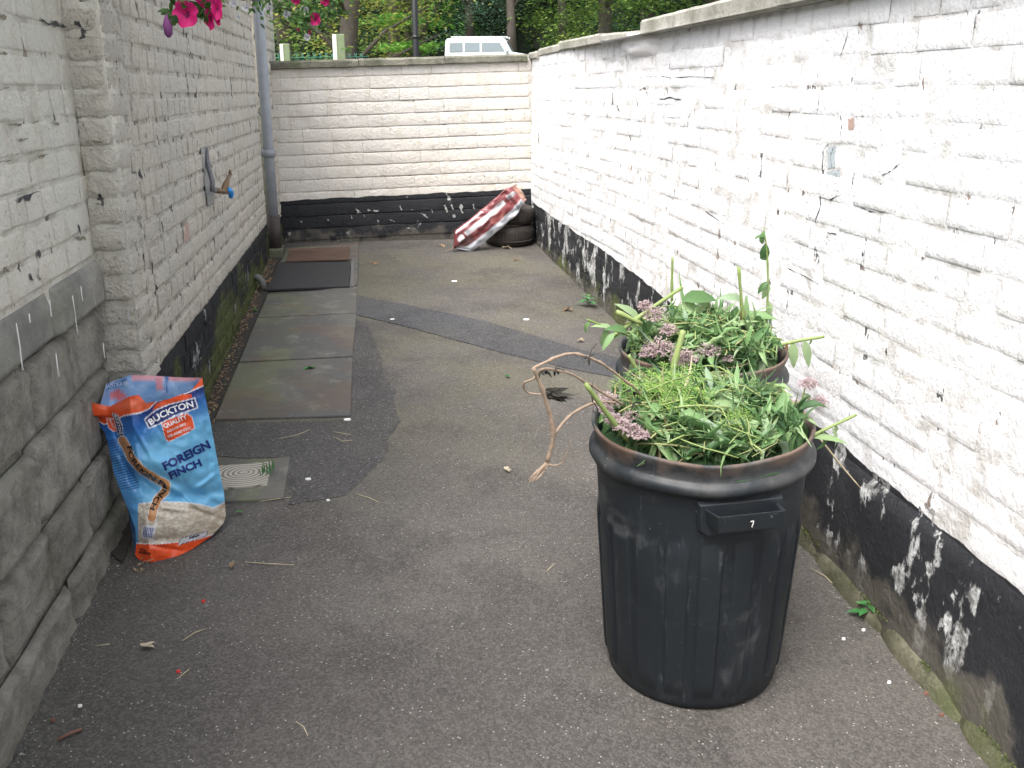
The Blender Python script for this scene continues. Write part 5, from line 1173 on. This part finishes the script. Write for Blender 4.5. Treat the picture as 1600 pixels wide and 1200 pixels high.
basket(Vector((-.46, 2.95, 2.0)), .19, -.76, 3.35, 'near hanging basket with large magenta petunias above the left wall', [(290,22,2.85,.037,'pink'), (339,12,2.85,.034,'side'), (328,30,2.9,.030,'side'), (341,32,2.88,.016,'side'), (262,40,2.85,.028,'bud'), (322,-8,2.9,.035,'pink')],
       [(283,2,2.9,30,14), (325,8,2.92,26,10), (268,24,2.86,8,4), (318,22,2.92,10,5)], 3)
basket(Vector((-.30, 5.60, 2.22)), .20, -.70, 7.2, 'far hanging basket with trailing white flowers and one magenta petunia by the downpipe', [(492,30,5.5,.034,'pink'), (466,44,5.5,.018,'side'), (480,58,5.5,.020,'white'), (484,50,5.5,.014,'side'), (448,22,5.5,.022,'white'), (476,15,5.5,.024,'white'), (508,2,5.5,.026,'pink'), (462,0,5.5,.024,'pink'), (420,14,5.5,.026,'white'), (384,12,5.5,.022,'white'), (372,26,5.5,.014,'white'), (365,5,5.5,.022,'white')],
       [(440,3,5.5,60,22), (470,12,5.5,70,20), (505,12,5.5,60,16), (520,8,5.5,30,14), (480,38,5.5,34,10), (466,26,5.5,30,10), (400,6,5.5,24,14), (548,76,5.5,3,4), (482,72,5.5,5,4)], 4)

# ---------------- beyond the wall: fence, lamp post, cars, trees
def post(px0, px1, py, y, label):
    a, b = P(px0, py, y), P(px1, py, y); rt = thing('fence_post', (a.x, y, gz(y)), label, 'fence post', 'wire fence posts beyond the end wall'); wd = b.x - a.x
    mb = MB(); mb.box((a.x, y, gz(y)-.1), (b.x, y + wd*.8, a.z)); bevel(mb.build('shaft', M['post_wood'], rt, smooth=False), .006)
    mb = MB(); mb.box((a.x - .002, y - .004, a.z - .5), (a.x + wd*.32, y - .001, a.z - .004)); mb.build('sawn_face', M['post_white'], rt, smooth=False); return a, b
post(437, 452, 68, 8.6, 'short pale sawn fence post beyond the end wall, on the left'); post(519, 538, 53, 8.6, 'taller pale and green fence post beyond the end wall')
M['mesh'] = M['wire']; fn = thing('wire_fence', (-.3, 8.65, .43), 'green chain link fence between the posts beyond the end wall', 'fence')
mb = MB(); y = 8.62; x = -.95
while x < .0:
    for sg in (-1, 1):
        pts = []; z0_ = 1.22
        for k in range(14): pts.append((x + (.025 if (k % 2) == (sg > 0) else -.0), y + .004*sg, z0_ + .045*k))
        mb.tube(pts, .0022, 4)
    x += .05
mb.build('mesh', M['wire'], fn, kind='stuff'); mb = MB(); mb.tube([(-.95, y, 1.76), (.02, y, 1.78)], .003, 5); mb.build('top_wire', M['wire'], fn)
lp = thing('lamp_post', (P(650, 80, 14).x, 14, gz(14)), 'slim black lamp post standing beyond the end wall', 'lamp post'); xx = P(650, 80, 14).x
mb = MB(); mb.tube([(xx, 14, gz(14)), (xx, 14, 1.6), (xx, 14, 5.2)], [.06, .045, .035], 12); mb.build('column', M['black_metal'], lp); mb = MB(); mb.tube([(xx, 14, P(650,58,14).z-.02), (xx, 14, P(650,58,14).z+.02)], .052, 12); mb.build('collar', M['black_metal'], lp)
mb = MB(); mb.lathe([(.02, 5.2), (.12, 5.3), (.16, 5.6), (.18, 5.62), (.02, 5.8)], 12, c=(xx, 14, 0)); mb.build('lantern', M['black_metal'], lp)
def car(name, loc, yaw, label, prof, wd, glass, mat, roofrack=False, wheels=((-1.35), (1.35)), cat='car', cut=None):
    """body from a side outline (x forward, z up) given width with tumblehome; windows proud panels"""
    rt = thing(name, loc, label, cat); MM = Matrix.Translation(loc) @ Matrix.Rotation(yaw, 4, 'Z'); n = len(prof); mb = MB()
    rows = []
    for (sx, ins) in ((-1, .05), (-1, 0), (1, 0), (1, .05)):
        rows.append([mb.vert((x if ins == 0 else x*.985, sx*(wd/2 - (0.10*max(0, (z-1.0)) if z > 1.0 else 0)) * (1 if ins else .965), z if ins == 0 else z*.99)) for x, z in prof])
    rows = [rows[1], rows[0], rows[3], rows[2]]
    mb.v = [];  mb.a = []
    def yw(z): return wd/2 - .13*max(0, z-1.05)
    lay = [(-1, 1.0, .0), (-1, .93, .03), (1, .93, .03), (1, 1.0, .0)]; cz = .95
    L = []
    for (sg, k, ex) in [(-1, .0, 0), (-1, .03, 1), (1, .03, 1), (1, .0, 0)]:
        L.append([mb.vert((x*(1 if ex else .985), sg*(yw(z) - (0 if not ex else .035)), cz + (z-cz)*(1.0 if ex else .975))) for x, z in prof])
    for a, b in ((0,1),(1,2),(2,3)):
        for i in range(n): j = (i+1) % n; mb.face((L[a][i], L[a][j], L[b][j], L[b][i]))
    mb.face(L[0][::-1]); mb.face(L[3])
    o = mb.build('body', mat, smooth=False); o.matrix_basis = MM; adopt(o, rt)
    for nm, quad in glass:
        for sg in ((-1, 1) if nm == 'side_window' else (0,)):
            mb = MB()
            if nm == 'side_window': vs = [Vector((x, sg*(yw(z)+.006), z)) for x, z in quad]; mb.add(vs + [v - Vector((0, sg*.02, 0)) for v in vs], [tuple(range(len(vs)))] + [(i, (i+1) % len(vs), len(vs)+(i+1) % len(vs), len(vs)+i) for i in range(len(vs))])
            else:
                (xa, za), (xb, zb) = quad; off = Vector((zb-za, 0, xa-xb)).normalized()*.008; off = off if off.z > 0 or abs(off.z) < .1 else -off
                vs = [Vector((xa, -(yw(za)-.10), za)), Vector((xa, yw(za)-.10, za)), Vector((xb, yw(zb)-.10, zb)), Vector((xb, -(yw(zb)-.10), zb))]; sgn = 1 if (xa+xb) > 0 else -1
                mb.add([v + Vector((sgn*.012, 0, .006)) for v in vs], [(0,1,2,3)])
            o = mb.build(nm, M['glass'], smooth=False); o.matrix_basis = MM; adopt(o, rt)
    for wx in wheels:
        for sg in (-1, 1):
            mb = MB(); pr = [(.30,-.10),(.34,-.07),(.35,0),(.34,.07),(.30,.10),(.20,.10),(.19,-.10),(.30,-.10)]
            mb.lathe(pr, 20); mb.v = [tuple(Matrix.Rotation(math.pi/2, 4, 'X') @ Vector(q)) for q in mb.v]; o = mb.build('wheel', M['tyre']); o.matrix_basis = MM @ Matrix.Translation((wx, sg*(wd/2-.08), .35)); adopt(o, rt)
            mb = MB(); mb.lathe([(.01,.06*sg),(.19,.04*sg)], 12); mb.v = [tuple(Matrix.Rotation(math.pi/2, 4, 'X') @ Vector(q)) for q in mb.v]; h_ = mb.build('hub', M['pipe']); h_.matrix_basis = MM @ Matrix.Translation((wx, sg*(wd/2-.08), .35)); adopt(h_, rt)
    for sg in (-1, 1):
        mb = MB(); mb.box((-.0, 0, 0), (.10, .16*sg, .18)); o = mb.build('mirror', M['glass'], smooth=False); o.matrix_basis = MM @ Matrix.Translation((cut or .95, sg*(wd/2-.06), 1.12)); adopt(o, rt)
        mb = MB(); mb.box((0, 0, 0), (.05, .22, .16)); o = mb.build('headlight', M['hose'], smooth=False); o.matrix_basis = MM @ Matrix.Translation((max(x for x, z in prof)-.03, sg*.62-.11, .72)); adopt(o, rt)
    if roofrack:
        zt = max(z for x, z in prof)
        for sg in (-1, 1):
            mb = MB(); mb.tube([(-2.0, sg*.62, zt+.09), (1.0, sg*.62, zt+.09)], .022, 6); [mb.tube([(k, sg*.62, zt), (k, sg*.62, zt+.09)], .02, 5) for k in (-1.9,-1.1,-.3,.5,.95)]; o = mb.build('roof_rail', M['white_car']); o.matrix_basis = MM; adopt(o, rt)
        mb = MB(); [mb.tube([(k, -.62, zt+.10), (k, .62, zt+.10)], .018, 5) for k in (-1.8,-1.2,-.6,0,.6)]; o = mb.build('rack_bars', M['white_car']); o.matrix_basis = MM; adopt(o, rt)
    return rt
vy = 52.0; vc = P(766, 75, vy)
car('parked_van', Vector((vc.x, vy, gz(vy) - .42)), R(-14), 'white off road vehicle with roof rack parked far beyond the end wall', [(-2.3,.45),(-2.3,1.1),(-2.25,1.80),(-2.15,1.9),(.75,1.9),(.88,1.84),(1.22,1.24),(2.2,1.08),(2.3,.9),(2.3,.40)], 1.8,
    [('side_window', [(-2.05,1.25),(-2.05,1.68),(-1.35,1.70),(-1.35,1.25)]), ('side_window', [(-1.25,1.25),(-1.25,1.70),(-.45,1.70),(-.45,1.25)]), ('side_window', [(-.35,1.25),(-.35,1.70),(.60,1.70),(.88,1.25)]), ('windscreen', [(.90,1.80),(1.20,1.26)]), ('rear_window', [(-2.27,1.72),(-2.31,1.25)])], M['white_car'], True, cat='vehicle')

def tree(x, y, H, cz, rx, rz, mat, label, seed, ncl=260, per=46, ls=.13, trunk=.22, fork=None, layered=False, bare=None):
    random.seed(seed); b = Vector((x, y, gz(min(y, 60)) - .1)); rt = thing('tree', b, label, 'tree', 'trees in the park beyond the yard')
    tk = MB(); lean = Vector((rnd(-.3,.3), rnd(-.3,.3), 0)); spine = [b, b + Vector((0,0,H*.15)) + lean*.2, b + Vector((0,0,H*.4)) + lean, b + Vector((0,0,H*.8)) + lean*1.6]
    tk.tube(spine, [trunk*1.3, trunk, trunk*.75, trunk*.2], 9)
    limbs = fork or [(rnd(0, 6.28), rnd(.15, .6), rnd(.4, .9)) for _ in range(11)]
    for (a, h0, ln) in limbs:
        s_ = b + Vector((0,0,H*h0)) + lean*h0; e_ = s_ + Vector((math.cos(a)*rx*ln, math.sin(a)*rx*ln, H*.16)); tk.tube([s_, s_.lerp(e_, .5) + Vector((0,0,.15)), e_], [trunk*.30, trunk*.2, trunk*.07], 6)
    tk.build('trunk', M['bark'], rt)
    cr = MB(); c = b + Vector((0, 0, cz)) + lean
    for i in range(ncl):
        while True:
            q = Vector((rnd(-1,1), rnd(-1,1), rnd(-1,1)))
            if .12 < q.length < 1 + .12*nz(q, 2.5): break
        if random.random() < .65: q = q.normalized() * rnd(.72, 1.03)
        if layered: q.z = round(q.z*7)/7 + rnd(-.02,.02)
        cen = c + Vector((q.x*rx, q.y*rx, q.z*rz)); sp = rnd(.22, .5)*(rx/3.2)**.5; sv = min(1, max(0, .5 + .5*nz(cen, .9) + rnd(-.25,.25)))
        for k in range(per):
            o_ = Vector((random.gauss(0, sp), random.gauss(0, sp), random.gauss(0, sp*(.16 if layered else .55)))); p = cen + o_; L = ls*rnd(.6, 1.3); a = rnd(0, 6.28); d = Vector((math.cos(a), math.sin(a), rnd(-.8,.3))).normalized(); s2 = d.cross(Vector((rnd(-.5,.5), rnd(-.5,.5), 1))).normalized()*L*.32
            v_ = min(1, max(0, sv + rnd(-.22,.22))); cr.add([p, p + d*L*.5 - s2, p + d*L, p + d*L*.5 + s2], [(0,1,2,3)], 0, v_)
    cr.build('crown', mat, rt, smooth=False); return rt
def tx(px, y): return P(px, 60, y).x
tree(tx(560,15)-.3, 15.5, 6.5, 3.7, 1.7, 2.5, M['tree_yellow'], 'yellowing small tree with dark forked trunk left of the lamp post', 2, 230, 44, .075, .16, fork=[(.25,.10,.95),(.1,.16,.8),(2.8,.2,.8),(1.5,.3,.7),(4.5,.3,.7),(.9,.35,.9)])
tree(tx(648,22), 22, 8, 4.2, 1.0, 3.9, M['tree_green'], 'fresh green layered tree just right of the lamp post', 3, 260, 44, .10, .16, layered=True)
tree(tx(450,19), 19, 7, 3.7, 2.3, 3.2, M['tree_mid'], 'mid green bushy tree above the wire fence at far left', 4, 260, 44, .10, .15)
tree(tx(615,32), 32, 12, 6.0, 1.9, 5.4, M['tree_yellow'], 'yellow green taller tree behind the lamp post', 5, 300, 40, .13, .2)
tree(tx(520,40), 40, 14, 7, 4.2, 6.5, M['tree_dark'], 'dark evergreen tree behind the yellowing tree', 6, 380, 46, .17, .3)
tree(tx(735,60), 60, 17, 7.5, 3.8, 7.0, M['tree_blue'], 'blue green conifer like tree standing behind the white van', 7, 380, 46, .18, .3)
tree(tx(800,57), 57, 17, 11.5, 2.4, 5.0, M['tree_mid'], 'tree with pale bare trunk showing right of the white van', 8, 230, 40, .16, .26)
tree(tx(945,27), 27, 11, 5.8, 2.1, 4.8, M['tree_mid'], 'broad mid green tree above the corner of the right wall', 9, 380, 46, .12, .2)
tree(tx(1010,32), 32, 13, 7.2, 3.2, 6.0, M['tree_dark'], 'dark green tree above the right wall coping', 10, 380, 46, .14, .25)
tree(tx(880,58), 58, 17, 8, 3.6, 7.5, M['tree_mid'], 'mid green tree far behind just right of the white vehicle', 21, 320, 44, .2, .3)
tree(tx(660,62), 62, 17, 8, 4.2, 7.8, M['tree_green'], 'bright green tree far behind left of the white vehicle', 22, 320, 44, .2, .3)
tree(tx(1120,30), 30, 13, 7.2, 4.0, 6.2, M['tree_mid'], 'large green tree above the stepped coping of the right wall', 12, 320, 44, .16, .25)
tree(tx(1400,34), 34, 13, 7.2, 4.6, 6.2, M['tree_mid'], 'large green tree far behind the right wall', 15, 280, 40, .18, .25)
tree(tx(300,34), 34, 13, 7.2, 4.6, 6.2, M['tree_dark'], 'dark tree hidden mostly behind the left building', 16, 250, 40, .18, .25)
# the wood behind reads as one mass
random.seed(99); wd_ = MB()
for i in range(16000):
    x = rnd(-36, 60); y = 66 + 4*nz((x, 0, 0), .12) + rnd(-3, 2); z = 2.5 + (15 + 4*nz((x, 3, 0), .2))*random.random(); L = rnd(.3, .7); a = rnd(0, 6.28); d = Vector((math.cos(a), math.sin(a), rnd(-.6,.4))).normalized(); s2 = d.cross(Vector((rnd(-.5,.5), rnd(-.5,.5), 1))).normalized()*L*.4; p = Vector((x, y, z))
    wd_.add([p, p + d*L*.5 - s2, p + d*L, p + d*L*.5 + s2], [(0,1,2,3)], 0, min(1, max(0, .4 + .6*nz(p, .35) + rnd(-.2,.2))))
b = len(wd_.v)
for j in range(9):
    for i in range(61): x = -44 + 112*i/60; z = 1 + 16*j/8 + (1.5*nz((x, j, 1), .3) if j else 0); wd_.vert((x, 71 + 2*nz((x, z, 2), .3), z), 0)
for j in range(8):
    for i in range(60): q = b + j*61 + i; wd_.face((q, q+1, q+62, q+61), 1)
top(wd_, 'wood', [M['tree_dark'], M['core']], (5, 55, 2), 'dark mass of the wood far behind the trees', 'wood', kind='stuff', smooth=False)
